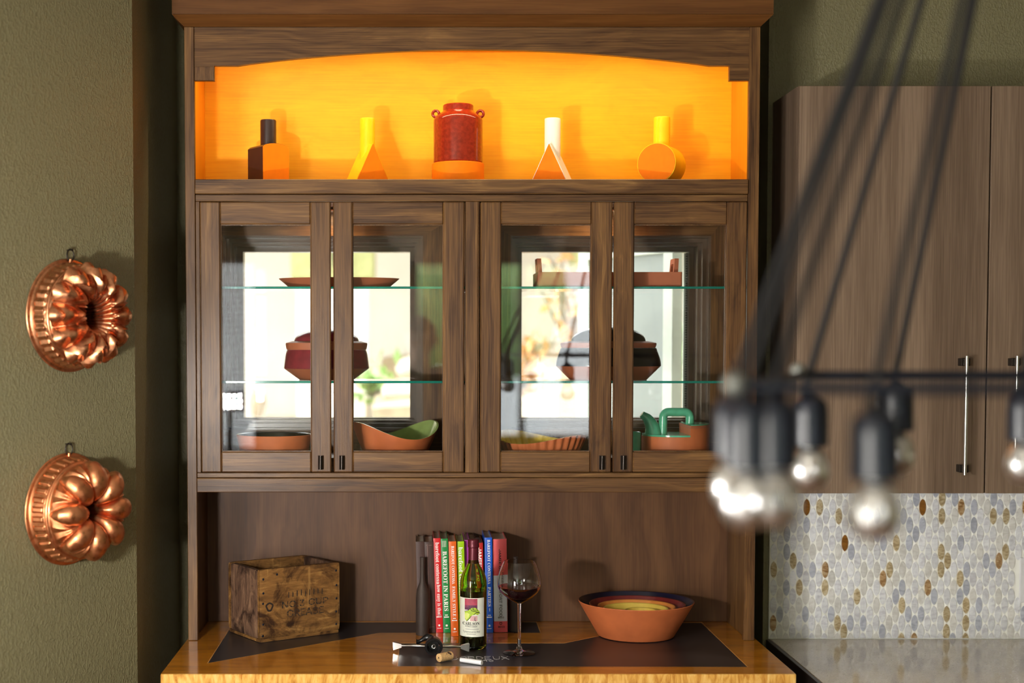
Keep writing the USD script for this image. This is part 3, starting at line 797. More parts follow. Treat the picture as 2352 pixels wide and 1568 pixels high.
SERIF={'A':(65,[[[-1,0,-1,3,2,3,7,9,29,64,30,70,34,70,57,12,60,6,63,3,66,3,66,0,34,0,34,3,39,3,42,5,42,10,37,20,15,20,11,6,14,3,19,3,19,0],[25,46,17,24,35,24,35,28,27,46]]]),'B':(66,[[[2,0,2,3,9,4,11,9,11,61,8,65,2,66,2,68,41,68,50,66,55,63,59,56,58,46,54,41,46,37,46,36,56,33,62,25,62,14,59,8,56,5,43,0],[27,8,30,4,37,4,40,5,44,10,45,16,44,28,38,34,27,35],[28,63,27,38,34,38,39,40,42,45,42,59,36,65,29,65]]]),'C':(70,[[[4,28,4,42,6,50,12,60,19,66,32,71,44,71,55,67,60,67,62,71,65,71,65,47,62,47,59,56,52,64,44,68,35,68,31,66,24,57,21,38,23,18,25,13,30,7,38,4,50,5,57,9,63,16,65,16,66,12,59,5,52,1,44,-1,32,-1,25,1,16,6,12,10,6,20]]]),'D':(74,[[[2,66,2,68,41,68,50,66,59,61,64,56,68,48,70,38,68,19,63,10,51,2,42,0,3,0,3,3,9,4,11,8,11,60,8,65],[27,62,28,5,31,4,38,4,43,6,49,13,52,24,52,44,50,53,44,62,38,65,30,65]]]),'E':(66,[[[2,0,2,2,8,3,11,7,11,60,9,64,3,65,2,68,59,68,59,48,57,48,54,58,49,62,41,64,30,64,28,63,27,37,33,37,39,40,43,52,45,52,45,18,43,18,42,25,38,31,33,33,27,33,27,8,31,4,40,4,49,6,58,14,61,22,64,22,60,0]]]),'F':(60,[[[2,0,2,3,8,4,11,9,11,60,8,64,2,65,2,68,59,68,59,48,56,48,53,58,46,63,30,64,27,62,27,37,33,37,37,39,40,42,42,52,45,52,45,18,42,18,41,26,36,32,27,32,27,8,32,3,38,3,38,0]]]),'I':(39,[[[2,0,2,3,9,4,11,8,11,62,8,65,2,65,2,68,36,68,36,65,31,65,27,61,27,9,30,4,36,3,37,0]]]),'L':(64,[[[2,0,3,3,8,3,11,8,11,61,7,65,2,65,2,68,37,68,37,65,29,64,27,60,27,7,31,4,46,5,56,12,60,22,63,23,60,0]]]),'M':(94,[[[2,0,2,3,9,4,11,8,11,62,8,65,2,65,2,68,28,68,44,27,47,23,66,67,92,68,92,65,88,65,84,62,83,57,83,10,84,5,87,3,92,3,92,0,59,0,59,3,66,4,68,9,67,56,65,54,43,0,40,0,20,49,18,53,16,53,16,7,20,3,25,3,25,0]]]),'N':(74,[[[3,0,3,3,8,3,11,7,11,57,5,65,3,65,3,68,24,68,54,29,57,27,58,62,54,65,49,65,49,68,71,68,71,65,65,64,63,60,63,-1,58,0,58,2,17,50,16,7,19,3,25,3,25,0]]]),'O':(78,[[[4,29,5,45,11,57,20,65,33,70,45,70,59,65,69,55,74,42,74,27,68,13,60,5,45,-1,28,0,18,5,9,15],[22,47,24,14,31,4,36,2,43,2,48,4,51,7,56,22,56,46,51,61,47,65,42,67,35,67,29,64,26,60]]]),'P':(62,[[[2,0,2,3,9,4,11,8,11,61,9,64,2,65,2,68,42,68,54,64,59,59,61,53,61,46,58,39,54,35,47,32,27,31,27,8,29,4,36,3,36,0],[27,36,38,36,41,38,43,42,43,57,39,63,30,64,27,62]]]),'R':(70,[[[2,0,2,3,9,4,11,8,11,61,9,64,2,65,2,68,41,68,55,64,62,55,62,46,60,41,56,37,48,34,48,31,64,7,68,3,71,3,72,0,50,0,29,32,27,31,27,8,29,4,36,3,36,0],[28,63,27,35,39,36,42,38,45,44,44,59,37,64,30,64]]]),'S':(58,[[[6,24,10,23,12,14,18,6,25,3,32,3,39,6,41,10,40,20,34,25,27,27,15,34,9,41,7,52,11,63,19,69,33,70,45,67,48,70,51,70,51,48,48,48,43,60,33,67,25,67,21,65,18,60,18,54,23,48,43,39,51,32,53,27,53,14,51,9,45,3,35,-1,23,-1,16,2,10,2,9,-1,6,-1]]]),'T':(63,[[[2,48,2,68,61,68,61,48,58,48,57,56,51,63,44,65,39,65,39,9,42,4,49,3,49,0,14,0,14,3,21,4,23,8,23,65,17,65,12,63,7,58,5,49]]]),'V':(64,[[[-2,66,-2,69,31,69,31,66,26,66,23,64,23,58,32,39,36,26,39,24,40,24,53,60,52,65,44,66,44,68,66,69,66,66,61,65,56,57,35,-1,31,-1,29,3,6,60,2,65]]]),'Y':(63,[[[-2,65,-2,68,31,68,31,65,25,65,23,60,36,34,37,34,52,58,51,64,44,65,44,68,65,68,65,65,59,62,40,31,40,7,44,3,49,3,49,0,15,0,15,3,20,3,23,5,24,27,4,63]]]),'a':(51,[[[3,13,4,16,12,23,30,29,29,42,24,45,16,44,18,32,16,30,10,29,6,31,5,39,10,45,18,48,31,48,41,43,44,34,44,6,49,6,47,2,41,-1,34,-1,31,1,29,5,22,0,11,-1,4,4],[18,17,20,6,25,6,30,10,30,26,23,24,19,20]]]),'b':(54,[[[1,66,1,69,21,69,21,44,29,48,37,48,42,46,47,41,51,30,51,20,47,9,39,1,33,-1,25,-1,15,4,9,-1,6,-1,6,64,5,66],[21,7,24,3,30,3,34,6,36,12,36,35,34,39,30,42,25,42,21,39]]]),'c':(44,[[[3,17,3,29,6,37,11,43,21,48,31,48,40,43,41,34,37,31,33,31,30,33,29,44,28,45,21,44,17,36,17,21,20,12,22,9,29,6,35,7,41,11,42,8,37,3,28,-1,16,0,7,7]]]),'d':(55,[[[3,16,4,34,7,40,13,46,18,48,25,48,33,44,33,64,32,66,26,67,26,69,48,69,48,8,50,5,53,5,53,3,33,-1,32,4,25,-1,17,-1,12,1,7,6],[18,35,20,7,24,5,28,5,33,10,33,37,29,42,21,41]]]),'e':(45,[[[3,17,4,34,7,40,12,45,19,48,28,48,35,45,40,39,42,33,42,25,17,24,19,13,24,7,31,6,36,8,40,13,42,12,41,8,35,2,27,-1,15,0,7,7],[18,40,17,29,30,29,30,39,28,44,26,45,20,44]]]),'f':(32,[[[2,0,2,2,8,6,8,41,2,42,2,47,8,47,8,59,12,66,21,70,33,69,39,64,39,57,36,54,30,54,28,56,29,67,24,67,22,63,22,47,30,47,30,42,22,42,22,6,26,2,30,2,30,0]]]),'h':(57,[[[3,0,3,2,7,3,8,6,8,62,6,66,3,66,3,68,22,68,22,42,32,48,40,48,43,47,48,41,49,6,50,3,54,2,54,0,30,0,30,2,34,3,35,6,35,36,31,41,26,40,22,35,22,5,24,2,27,2,27,0]]]),'i':(30,[[[3,0,3,3,6,3,8,7,8,40,6,44,3,44,3,47,22,47,22,6,24,3,27,3,27,0]],[[8,58,8,65,10,68,18,69,21,67,22,58,20,55,12,54]]]),'n':(57,[[[3,0,3,2,7,3,8,6,8,40,6,44,3,44,3,46,22,46,23,42,32,48,43,47,47,43,49,38,49,6,50,3,54,2,54,0,30,0,30,2,34,3,35,6,35,36,31,41,26,40,22,35,22,5,24,2,27,2,27,0]]]),'o':(50,[[[3,17,4,34,9,42,17,47,20,48,33,47,40,43,46,34,47,17,46,13,42,6,33,0,20,-1,13,2,6,9],[17,28,19,5,23,2,28,2,32,7,33,30,31,42,28,45,22,45,19,42]]]),'r':(43,[[[3,0,3,3,6,3,8,7,8,40,6,44,3,44,3,47,22,47,23,41,32,48,40,47,43,44,43,37,41,35,34,34,30,39,26,39,22,32,22,6,25,3,29,3,29,0]]]),'s':(43,[[[5,16,8,16,11,8,18,3,24,3,28,6,29,10,28,13,20,19,12,22,7,27,6,40,10,46,17,49,25,49,31,47,36,49,36,34,34,34,30,43,25,46,19,46,16,42,16,37,19,34,29,30,37,23,38,9,36,5,32,1,27,-1,19,-1,12,2,9,2,8,-1,5,-1]]]),'t':(34,[[[3,42,3,46,15,57,19,64,22,64,22,47,31,47,31,42,22,41,22,8,25,6,30,9,30,11,33,10,31,5,27,1,22,-1,14,-1,9,2,7,7,7,42]]]),'u':(56,[[[2,45,2,47,21,47,21,9,24,6,29,6,34,11,34,41,33,44,28,45,28,47,48,47,48,9,50,5,54,5,54,2,46,2,34,-1,33,5,29,1,24,-1,15,-1,11,1,7,8,7,41,6,44]]]),'w':(65,[[[-2,44,-2,47,21,47,21,44,17,43,17,40,25,21,31,34,30,41,28,44,25,44,25,47,48,47,48,44,44,43,44,40,49,23,50,23,57,38,57,43,53,44,53,47,66,47,66,44,63,43,60,37,46,-1,42,0,33,28,32,28,22,0,18,-1,3,40,0,44]]]),'y':(45,[[[-1,-16,-1,-10,3,-6,8,-6,11,-9,11,-14,14,-15,17,-12,21,-1,5,40,2,44,-1,44,-1,47,24,47,24,44,19,43,19,40,28,20,29,20,35,38,35,43,30,44,30,47,45,47,45,44,43,44,39,39,23,-8,18,-17,12,-21,5,-21,1,-19]]]),'?':(43,[[[2,65,2,69,6,71,14,73,27,73,34,70,40,63,41,59,40,48,22,30,21,21,14,21,14,29,17,36,30,47,32,51,32,60,29,64,23,66,12,65,5,61]],[[12,2,12,10,15,13,20,13,23,11,24,3,22,0,15,-1]]])}

# ---------------------------------------------------------------- lettering
def glyphs(text, height):
    """Serif lettering as a flat shape, reading along +x, capitals HEIGHT tall."""
    x, out = 0, []
    for ch in text:
        if ch == ' ':
            x += 26
            continue
        adv, polys = SERIF[ch]
        for rings in polys:
            rr = [np.array(r, float).reshape(-1, 2) + (x, 0) for r in rings]
            out.append(Polygon(rr[0], rr[1:]).buffer(0))
        x += adv
    return affinity.scale(unary_union(out), height / 67, height / 67, origin=(0, 0))


def fitted(mesh, length, height=None):
    """Scales lettering to a length (and height), starting at the origin."""
    v, f, _ = meshkit.arrays(mesh)
    v = v - [v[:, 0].min(), v[:, 1].min(), 0]
    s = length / np.ptp(v[:, 0])
    sy = height / np.ptp(v[:, 1]) if height else s
    return v * [s, sy, 1], f


def serif(text, length, height, depth=0.0003):
    return fitted(prism(glyphs(text, 1.0), depth), length, height)


def sans(text, length, height, depth=0.0003, bold=True):
    return fitted(meshkit.text_mesh(text, 1.0, depth, bold), length, height)


# ---------------------------------------------------------------- vases in the lit niche
NZ = 2.1908
glow_lit_clay = simple('glow_lit_clay', srgb(250, 126, 0), 0.7, var=0.05, specular_ior_level=0.2)  # terracotta turned more orange: the glow of the niche is in its colour


def prism_vase(name, label, x, y, ang, front_pts, depth, glaze, neck, neck_r, neck_z, body='body', lift=0.0):
    """A slab shaped vase: an outline in the xz plane run back by depth, turned by ang, its front left as bare clay."""
    t = thing(name, label, 'vase', (x, y, NZ + lift), ang)
    pg = Polygon(front_pts)
    obj(body, front(prism(pg, depth - 0.0012), depth), glaze, t, 30)
    obj('clay_face', front(prism(pg.buffer(-0.0018), 0.0018), 0.0012), glow_lit_clay, t, 30, 'bare terracotta front')
    obj(neck, lathe([(0, 0), (neck_r, 0), (neck_r, neck_z[1] - neck_z[0] - 0.003), (neck_r - 0.001, neck_z[1] - neck_z[0] - 0.0008), (neck_r - 0.003, neck_z[1] - neck_z[0]), (neck_r * 0.72, neck_z[1] - neck_z[0] - 0.001), (neck_r * 0.7, 0.02), (0, 0.02)], 40, (0, depth / 2, neck_z[0])), glaze, t, 40)
    return t


t = thing('square_vase', 'black and terracotta square bottle vase with black stopper neck at the left of the niche', 'vase', (-0.4296, 4.043, NZ), 35)
w, d, h = 0.0855, 0.088, 0.1165
bump = [(0, 0), (w, 0)] + [(w * s, h - 0.012 + 0.012 * math.sin(math.pi * s) ** 0.5) for s in np.linspace(1, 0, 13)]
obj('body', front(prism(Polygon(bump), d - 0.0012), d), brown_glaze, t, 25, 'black glazed body')
obj('clay_face', front(prism(Polygon(bump).buffer(-0.0008), 0.0018), 0.0012), glow_lit_clay, t, 25, 'bare terracotta front')
obj('neck', lathe([(0, 0), (0.0228, 0), (0.0228, 0.068), (0.0215, 0.0715), (0.017, 0.0722), (0.016, 0.03), (0, 0.03)], 40, (w / 2, d / 2, h - 0.001)), brown_glaze, t, 40, 'black cylinder neck')
TRI = [(-0.055, 0), (0.055, 0), (0.0015, 0.1135), (-0.0015, 0.1135)]
prism_vase('triangle_vase', 'yellow and terracotta triangle vase with a yellow tube neck', -0.1182, 4.045, 25, TRI, 0.082, bright_yellow, 'neck', 0.0215, (0.06, 0.1885))
prism_vase('triangle_vase', 'white and terracotta triangle vase with a white tube neck', 0.3785, 4.045, -20, TRI, 0.080, white_glaze, 'neck', 0.0228, (0.06, 0.1885))
CIR = [(0.0565 * math.sin(a), 0.0562 - 0.0565 * math.cos(a)) for a in np.linspace(0, 2 * math.pi, 72, endpoint=False)]
prism_vase('round_vase', 'yellow and terracotta disc shaped vase with a yellow tube neck', 0.6815, 4.042, -28, CIR, 0.094, bright_yellow, 'neck', 0.0236, (0.10, 0.191), lift=0.001)
t = thing('lidded_jar', 'rust red glazed jar with two ring handles on a terracotta foot', 'jar', (0.1232, 4.09, NZ))
obj('foot', lathe([(0, 0), (0.0735, 0), (0.0745, 0.002), (0.0745, 0.058), (0.0725, 0.0612), (0, 0.0612)], 64), glow_lit_clay, t, 35, 'bare terracotta foot')
obj('body', lathe([(0, 0.0614), (0.067, 0.0614), (0.0702, 0.065), (0.0702, 0.183), (0.068, 0.190), (0.062, 0.1965), (0.046, 0.2075), (0.0435, 0.2105), (0.0435, 0.2255), (0.0415, 0.2275), (0.036, 0.2275), (0.036, 0.20), (0, 0.20)], 64), rust_glaze, t, 35)
obj('lid', lathe([(0, 0.221), (0.0355, 0.221), (0.0355, 0.2262), (0, 0.2265)], 48), rust_glaze, t, 35)
for s in (-1, 1):
    a = np.linspace(0, 2 * np.pi, 33)
    obj('ring_handle', tube(np.stack([s * 0.0635 + 0.009 * np.cos(a), 0 * a, 0.2025 + 0.009 * np.sin(a)], -1), 0.0042, 12, False), rust_glaze, t, 60)

# ---------------------------------------------------------------- pots inside the glass doors
def oval(mesh, sy):
    v, f = mesh
    return v * [1, sy, 1], f


t = thing('platter', 'shallow flared terracotta platter on the upper left glass shelf', 'platter', (-0.2178, 4.10, 1.899))
obj('body', oval(lathe([(0, 0), (0.143, 0), (0.1725, 0.0245), (0.173, 0.0262), (0.171, 0.0262), (0.141, 0.006), (0, 0.006)], 72), 0.6), terracotta_brown, t, 35)


def casserole(label, x, y, z, sy, r, hts, glaze, r_lid, r_dome):
    zb, zw, zs, zl, zd = hts
    t = thing('casserole', label, 'pot', (x, y, z))
    obj('clay_base', oval(lathe([(0, 0), (r[0], 0), (r[0] + 0.002, 0.002), (r[1] - 0.001, zb), (r[1] - 0.004, zb + 0.0005), (0, zb + 0.0005)], 72), sy), terracotta_brown, t, 35, 'bare terracotta base')
    bulge = curve([(r[1] - 0.001, zb + 0.0006), (r[1], zb + 0.002), (r[1] - 0.002, zb + 0.018), (r[2] + 0.004, zs - 0.012), (r[2], zs)], 6)
    obj('body', oval(lathe([(0, zb + 0.0006)] + [tuple(q) for q in bulge] + [(0, zs)], 72), sy), glaze, t, 50)
    obj('lid', oval(lathe([(0, zs + 0.0003), (r_lid - 0.004, zs + 0.0003), (r_lid - 0.002, zs + 0.004), (r_lid, zl - 0.006), (r_lid - 0.001, zl - 0.002), (r_dome + 0.006, zl + 0.003), (0, zl + 0.003)], 72), sy), terracotta_brown, t, 35, 'brown terracotta lid rim')
    dome = [(r_dome * math.cos(a), zl + 0.003 + (zd - zl - 0.003) * math.sin(a)) for a in np.linspace(0, math.pi / 2, 14)]
    obj('lid_dome', oval(lathe([(0, zl + 0.0029)] + dome[:-1] + [(0, zd)], 72), sy), glaze, t, 50)


casserole('burgundy casserole with terracotta base and lid rim on the middle left glass shelf', -0.2541, 4.094, 1.6349, 0.86, (0.0783, 0.1227, 0.1135), (0.0325, 0, 0.086, 0.108, 0.1465), burgundy, 0.1175, 0.093)
casserole('large black casserole with terracotta base and lid rim on the middle right glass shelf', 0.5564, 4.094, 1.6349, 0.70, (0.110, 0.151, 0.1375), (0.0395, 0, 0.0915, 0.108, 0.155), black_glaze, 0.138, 0.107)
DZ = 1.4188
t = thing('round_dish', 'round terracotta dish with a black glazed inside at the lower left of the hutch', 'dish', (-0.4058, 4.095, DZ))
obj('body', lathe([(0, 0), (0.094, 0), (0.097, 0.004), (0.1085, 0.058), (0.1075, 0.0595)], 72), terracotta, t, 40)
obj('inside', lathe([(0.1075, 0.0595), (0.1045, 0.058), (0.094, 0.008), (0, 0.006)], 72), black_glaze, t, 40, 'black glazed inside')


def wavy(zf, r0, r1, n=144, flute=0.0, nf=0, wall=0.005):
    """Outside and inside shells of a bowl whose rim height follows zf(angle)."""
    a = np.linspace(0, 2 * np.pi, n, endpoint=False)
    rip = 1 + flute * np.cos(nf * a)
    top = zf(a)

    def shell(off, lo):
        rows = [np.stack([0 * a, 0 * a, 0 * a + lo], -1)]
        for s in np.linspace(0, 1, 14):
            r = (r0 + (r1 - r0) * s ** 0.75 - off) * (1 + (rip - 1) * min(1, 3 * s))
            z = lo + (top - lo) * s
            rows.append(np.stack([r * np.cos(a), r * np.sin(a), z], -1))
        v = np.vstack(rows)
        q = grid_faces(len(rows), n)
        return v, np.vstack([q[:, [0, 1, 2]], q[:, [0, 2, 3]]])
    out, ins = shell(0, 0.0), shell(wall, wall)
    m = n * 14
    rim_v = np.vstack([out[0][m:], ins[0][m:]])
    j = np.arange(n)
    rim_f = np.vstack([np.stack([j, (j + 1) % n, n + (j + 1) % n], 1), np.stack([j, n + (j + 1) % n, n + j], 1)])
    return out, (ins[0], ins[1][:, ::-1]), (rim_v, rim_f)


t = thing('wavy_bowl', 'terracotta bowl with swooping rim and sage green inside, in the left cabinet', 'bowl', (-0.056, 4.085, DZ))
o, i, r = wavy(lambda a: 0.0745 + 0.023 * np.cos(2 * (a - math.radians(28))), 0.085, 0.124)
obj('body', o, terracotta, t, 60)
obj('inside', i, sage_glaze, t, 60, 'sage green glazed inside')
obj('rim', r, sage_glaze, t, 60)
t = thing('fluted_dish', 'yellow fluted dish with wavy rim and ribbed terracotta outside, in the right cabinet', 'dish', (0.362, 4.075, DZ))
o, i, r = wavy(lambda a: 0.0525 + 0.013 * np.cos(2 * (a - math.radians(140))) + 0.004 * np.cos(a - 2.2), 0.10, 0.128, 288, 0.022, 32)
o, i, r = oval(o, 0.85), oval(i, 0.85), oval(r, 0.85)
obj('body', o, terracotta, t, 60)
obj('inside', i, yellow_glaze, t, 60, 'yellow glazed inside')
obj('rim', r, yellow_glaze, t, 60)
# long tray with loop handles
t = thing('handled_tray', 'long terracotta tray with a loop handle at each end on the upper right glass shelf', 'tray', (0.5498, 4.10, 1.899))
rr = Polygon([(-0.198, -0.075), (0.198, -0.075), (0.198, 0.075), (-0.198, 0.075)]).buffer(0.006)
obj('body', cat(prism(rr.buffer(-0.003), 0.006), move(prism(rr.difference(rr.buffer(-0.007)), 0.0395), (0, 0, 0.002))), terracotta_brown, t, 30)
arch = Polygon([(-0.036, 0), (0.036, 0), (0.030, 0.05), (-0.030, 0.05)]).buffer(0.004).difference(Polygon([(-0.018, 0.012), (0.018, 0.012), (0.016, 0.034), (-0.016, 0.034)]).buffer(0.005))
for s in (-1, 1):
    hm = xform(prism(arch, 0.012), frame((s * 0.1925 - 0.006, 0, 0.0285), (0, 1, 0), (s * 0.07, 0, 1), (1, 0, 0)))
    obj('loop_handle', hm, terracotta_brown, t, 30)
# green and terracotta watering pot
t = thing('watering_pot', 'terracotta watering pot with sea green spout and square handle inside the hutch', 'pot', (0.7508, 4.09, DZ))
cir = Polygon([(0.0967 * math.cos(a), 0.09 * math.sin(a)) for a in np.linspace(0, 2 * math.pi, 96, endpoint=False)])
hi = cir.intersection(Polygon([(0.0268, -1), (1, -1), (1, 1), (0.0268, 1)]))
lo = cir.difference(Polygon([(0.0268, -1), (1, -1), (1, 1), (0.0268, 1)]))
obj('body', cat(prism(lo, 0.0560), prism(hi, 0.080)), terracotta, t, 30)
obj('glazed_top', move(prism(lo.buffer(-0.0006), 0.005), (0, 0, 0.0562)), green_glaze, t, 30, 'sea green glazed top')
obj('lid', cat(move(prism(hi.buffer(0.0012), 0.008), (0, 0, 0.0802)),), terracotta_brown, t, 30, 'brown clay lid')
obj('lid_glaze', move(prism(hi.buffer(-0.002), 0.003), (0, 0, 0.0884)), green_glaze, t, 30, 'sea green glaze on the lid')
hp_ = [(-0.0385, 0, 0.060), (-0.0385, 0, 0.108)] + [(-0.0385 + 0.016 * (1 - math.cos(a)), 0, 0.108 + 0.016 * math.sin(a)) for a in np.linspace(0.2, math.pi / 2, 6)] + [(0.0225, 0, 0.124)] + [(0.0225 + 0.016 * math.sin(a), 0, 0.108 + 0.016 * math.cos(a)) for a in np.linspace(0.2, math.pi / 2, 6)] + [(0.0385, 0, 0.086)]
obj('handle', move(tube(hp_, 0.0122, 20), (0.0002, -0.012, 0)), green_glaze, t, 60, 'sea green square handle')
sp = curve([(-0.066, -0.012, 0.058), (-0.070, -0.012, 0.082), (-0.082, -0.012, 0.104), (-0.100, -0.012, 0.118)], 8)
obj('spout', tube(sp, np.linspace(0.025, 0.0095, len(sp)), 24), green_glaze, t, 60, 'sea green spout')
t = thing('green_cup', 'sea green cup half hidden to the left of the watering pot', 'cup', (0.6185, 4.06, DZ))
obj('body', lathe([(0, 0), (0.026, 0), (0.027, 0.002), (0.0275, 0.066), (0.0265, 0.068), (0.0245, 0.067), (0.024, 0.006), (0, 0.005)], 48), green_glaze, t, 40)

# ---------------------------------------------------------------- copper moulds on the olive wall
def mould(label, s, z, kind, metal):
    R = 0.1365
    c = np.array([*(C0 + TD * s), z]) + np.array([*ND, 0]) * 0.003
    n3, up = np.array([*ND, 0.0]), np.array([0, 0, 1.0])
    side = np.cross(up, n3)
    t = thing('copper_mould', label, 'mould')
    prof = np.array([(0.990, 0.000), (1.012, 0.004), (1.020, 0.018), (1.012, 0.034), (0.985, 0.042), (0.958, 0.050), (0.944, 0.075), (0.935, 0.100), (0.880, 0.335), (0.872, 0.352), (0.882, 0.366), (0.884, 0.384), (0.870, 0.398), (0.848, 0.408),
                     (0.835, 0.425), (0.800, 0.55), (0.745, 0.66), (0.660, 0.745), (0.560, 0.785), (0.460, 0.775), (0.370, 0.715), (0.305, 0.60), (0.265, 0.45), (0.24, 0.25), (0.23, 0.06)])
    key = np.linspace(0, 1, len(prof))
    seg = np.concatenate([[0], np.cumsum(np.linalg.norm(np.diff(prof, axis=0), axis=1))])
    L = seg[-1]
    M, N = 190, 540
    sm = np.linspace(0, L, M)
    P = np.stack([np.interp(sm, seg, prof[:, k]) for k in (0, 1)], -1)
    k0 = seg[14]
    # smooth the lobed part only
    for _ in range(6):
        Q = P.copy()
        Q[1:-1] = (P[:-2] + 2 * P[1:-1] + P[2:]) / 4
        P = np.where((sm > k0 + 0.03)[:, None], Q, P)
    T = np.gradient(P, axis=0)
    T /= np.linalg.norm(T, axis=1, keepdims=True)
    NR = np.stack([T[:, 1], -T[:, 0]], -1)
    th = np.linspace(0, 2 * np.pi, N, endpoint=False)
    S, TH = np.meshgrid(sm, th, indexing='ij')
    H = np.interp(sm, seg, prof[:, 1])[:, None] + 0 * TH
    D = np.zeros_like(S)
    band = (S > seg[7]) & (S < seg[8])
    u = np.clip((S - seg[7]) / (seg[8] - seg[7]), 0, 1)
    if kind == 'lobes':
        ph = TH * 34 / (2 * np.pi) % 1
        tooth = np.clip((0.29 - np.abs(ph - 0.5)) * 12, 0, 1)
        D += band * 0.030 * tooth * np.clip(np.minimum(u, 1 - u) * 9, 0, 1)
    else:
        ph = TH * 38 / (2 * np.pi) % 1
        tri = 1 - np.abs(2 * ph - 1)
        D += band * 0.036 * tri * np.clip((np.minimum(u, 1 - u) - 0.10 * (1 - tri)) * 10, 0, 1)
    q = np.clip((S - k0) / (L - k0), 0, 1)
    if kind == 'lobes':
        n = 8
        ph = (TH * n / (2 * np.pi) + 0.5) % 1 - 0.5
        w = 0.5 * np.clip(q / 0.40, 0, 1) ** 0.8 + 1e-4
        inside = np.sqrt(np.clip(1 - (ph / w) ** 2, 0, 1))
        amp = 0.155 * np.clip(q / 0.16, 0, 1) ** 0.7 * np.clip((1.02 - q) / 0.45, 0, 1)
        D += amp * inside * (np.abs(ph) < w)
        w2 = np.clip(0.5 - w, 0, 1)
        e = 0.5 - np.abs(ph)
        pyr = np.clip(1 - np.abs(e / np.maximum(w2, 1e-3) - 0.45) * 2.0, 0, 1) * np.clip(w2 * 6, 0, 1)
        D += 0.05 * pyr * np.clip(q / 0.05, 0, 1) * (np.abs(ph) >= w)
    else:
        n = 12
        ph = (TH * n / (2 * np.pi) + 0.5) % 1 - 0.5
        outer = np.clip((0.50 - q) / 0.06, 0, 1)
        v = q * 6.2 + 4.6 * ph ** 2 - 0.25
        saw = 1 - (v % 1.0)
        D += outer * np.clip(q / 0.03, 0, 1) * (0.125 * saw ** 0.9 * np.sqrt(np.clip(1 - (1.9 * ph) ** 2, 0, 1)) + 0.035 * np.sqrt(np.clip(1 - (2 * ph) ** 2, 0, 1)) - 0.02)
        n2 = 24
        tw = TH * n2 / (2 * np.pi) + 2.6 * (q - 0.45)
        p2 = tw % 1
        flute = np.sqrt(np.clip(1 - (2 * p2 - 1) ** 2, 0, 1)) * (0.55 + 0.45 * p2)
        D += (1 - outer) * 0.075 * flute * np.clip((1.03 - q) / 0.3, 0, 1)
    r = P[:, 0][:, None] + NR[:, 0][:, None] * D
    h = P[:, 1][:, None] + NR[:, 1][:, None] * D
    v = c + R * (r[..., None] * (np.cos(TH)[..., None] * side + np.sin(TH)[..., None] * up) + h[..., None] * n3)
    qd = grid_faces(M, N)
    f = np.vstack([qd[:, [0, 1, 2]], qd[:, [0, 2, 3]]])
    obj('bowl', (v.reshape(-1, 3), f), metal, t, 40)
    a = np.linspace(0, 2 * np.pi, 41)
    top = c + up * R * 1.0 + n3 * 0.009
    rg = 0.0125
    obj('hanging_ring', tube(top + up * (rg * 0.95) + rg * (np.cos(a)[:, None] * (0.75 * side + 0.2 * n3) + np.sin(a)[:, None] * up * 1.15), 0.0017, 10, False), bronze, t, 60, 'dark wire hanging ring')
    obj('ring_tab', tube([top - up * 0.006, top + up * 0.002], 0.0045, 12), metal, t, 40)
    nl = thing('nail', 'small wall nail in the ring of the ' + ('leaf patterned upper' if kind == 'leaves' else 'round lobed lower') + ' copper mould', 'nail')
    p = top + up * rg * 1.95
    obj('shank', tube([p - n3 * 0.013, p + n3 * 0.006], 0.0014, 8), bronze, nl)
    obj('head', tube([p + n3 * 0.006, p + n3 * 0.0075], 0.003, 10), bronze, nl)


mould('upper copper mould with leaf pattern and twisted flutes on the olive wall', 0.2377, 1.8077, 'leaves', copper_old)
mould('lower copper mould with fat round lobes on the olive wall', 0.249, 1.3305, 'lobes', copper_new)

# ---------------------------------------------------------------- wooden crate
CO, CU, CV = np.array([-0.430, 3.909, CZ]), np.array([0.831, 0.556, 0]), np.array([-0.556, 0.831, 0])
crate = thing('wooden_crate', 'weathered wooden crate with stencilled lettering at the left of the counter', 'crate', CO + (0, 0, 0.0003), math.degrees(math.atan2(0.556, 0.831)))
LU, LV, HC = 0.257, 0.193, 0.203


def rough_box(x0, x1, y0, y1, z0, z1, seed, nx=20, nz=14):
    """A board with slightly gnawed edges."""
    b = trimesh.creation.box([x1 - x0, y1 - y0, z1 - z0])
    b = b.subdivide_to_size(max(0.013, min(x1 - x0, z1 - z0) * 0.1))
    v = b.vertices + np.array([(x0 + x1) / 2, (y0 + y1) / 2, (z0 + z1) / 2])
    lo, hi = np.array([x0, y0, z0]), np.array([x1, y1, z1])
    nb = meshkit.fbm(v * 55 + seed * 3.3, 3, seed)
    edge = np.minimum(v - lo, hi - v)
    cnt = (edge < 1e-6).sum(1)
    cen = (lo + hi) / 2
    pull = np.where(cnt[:, None] >= 2, (edge < 1e-6) * np.sign(cen - v) * (0.0008 + 0.0026 * nb[:, None] ** 2), 0)
    return v + pull, np.array(b.faces)


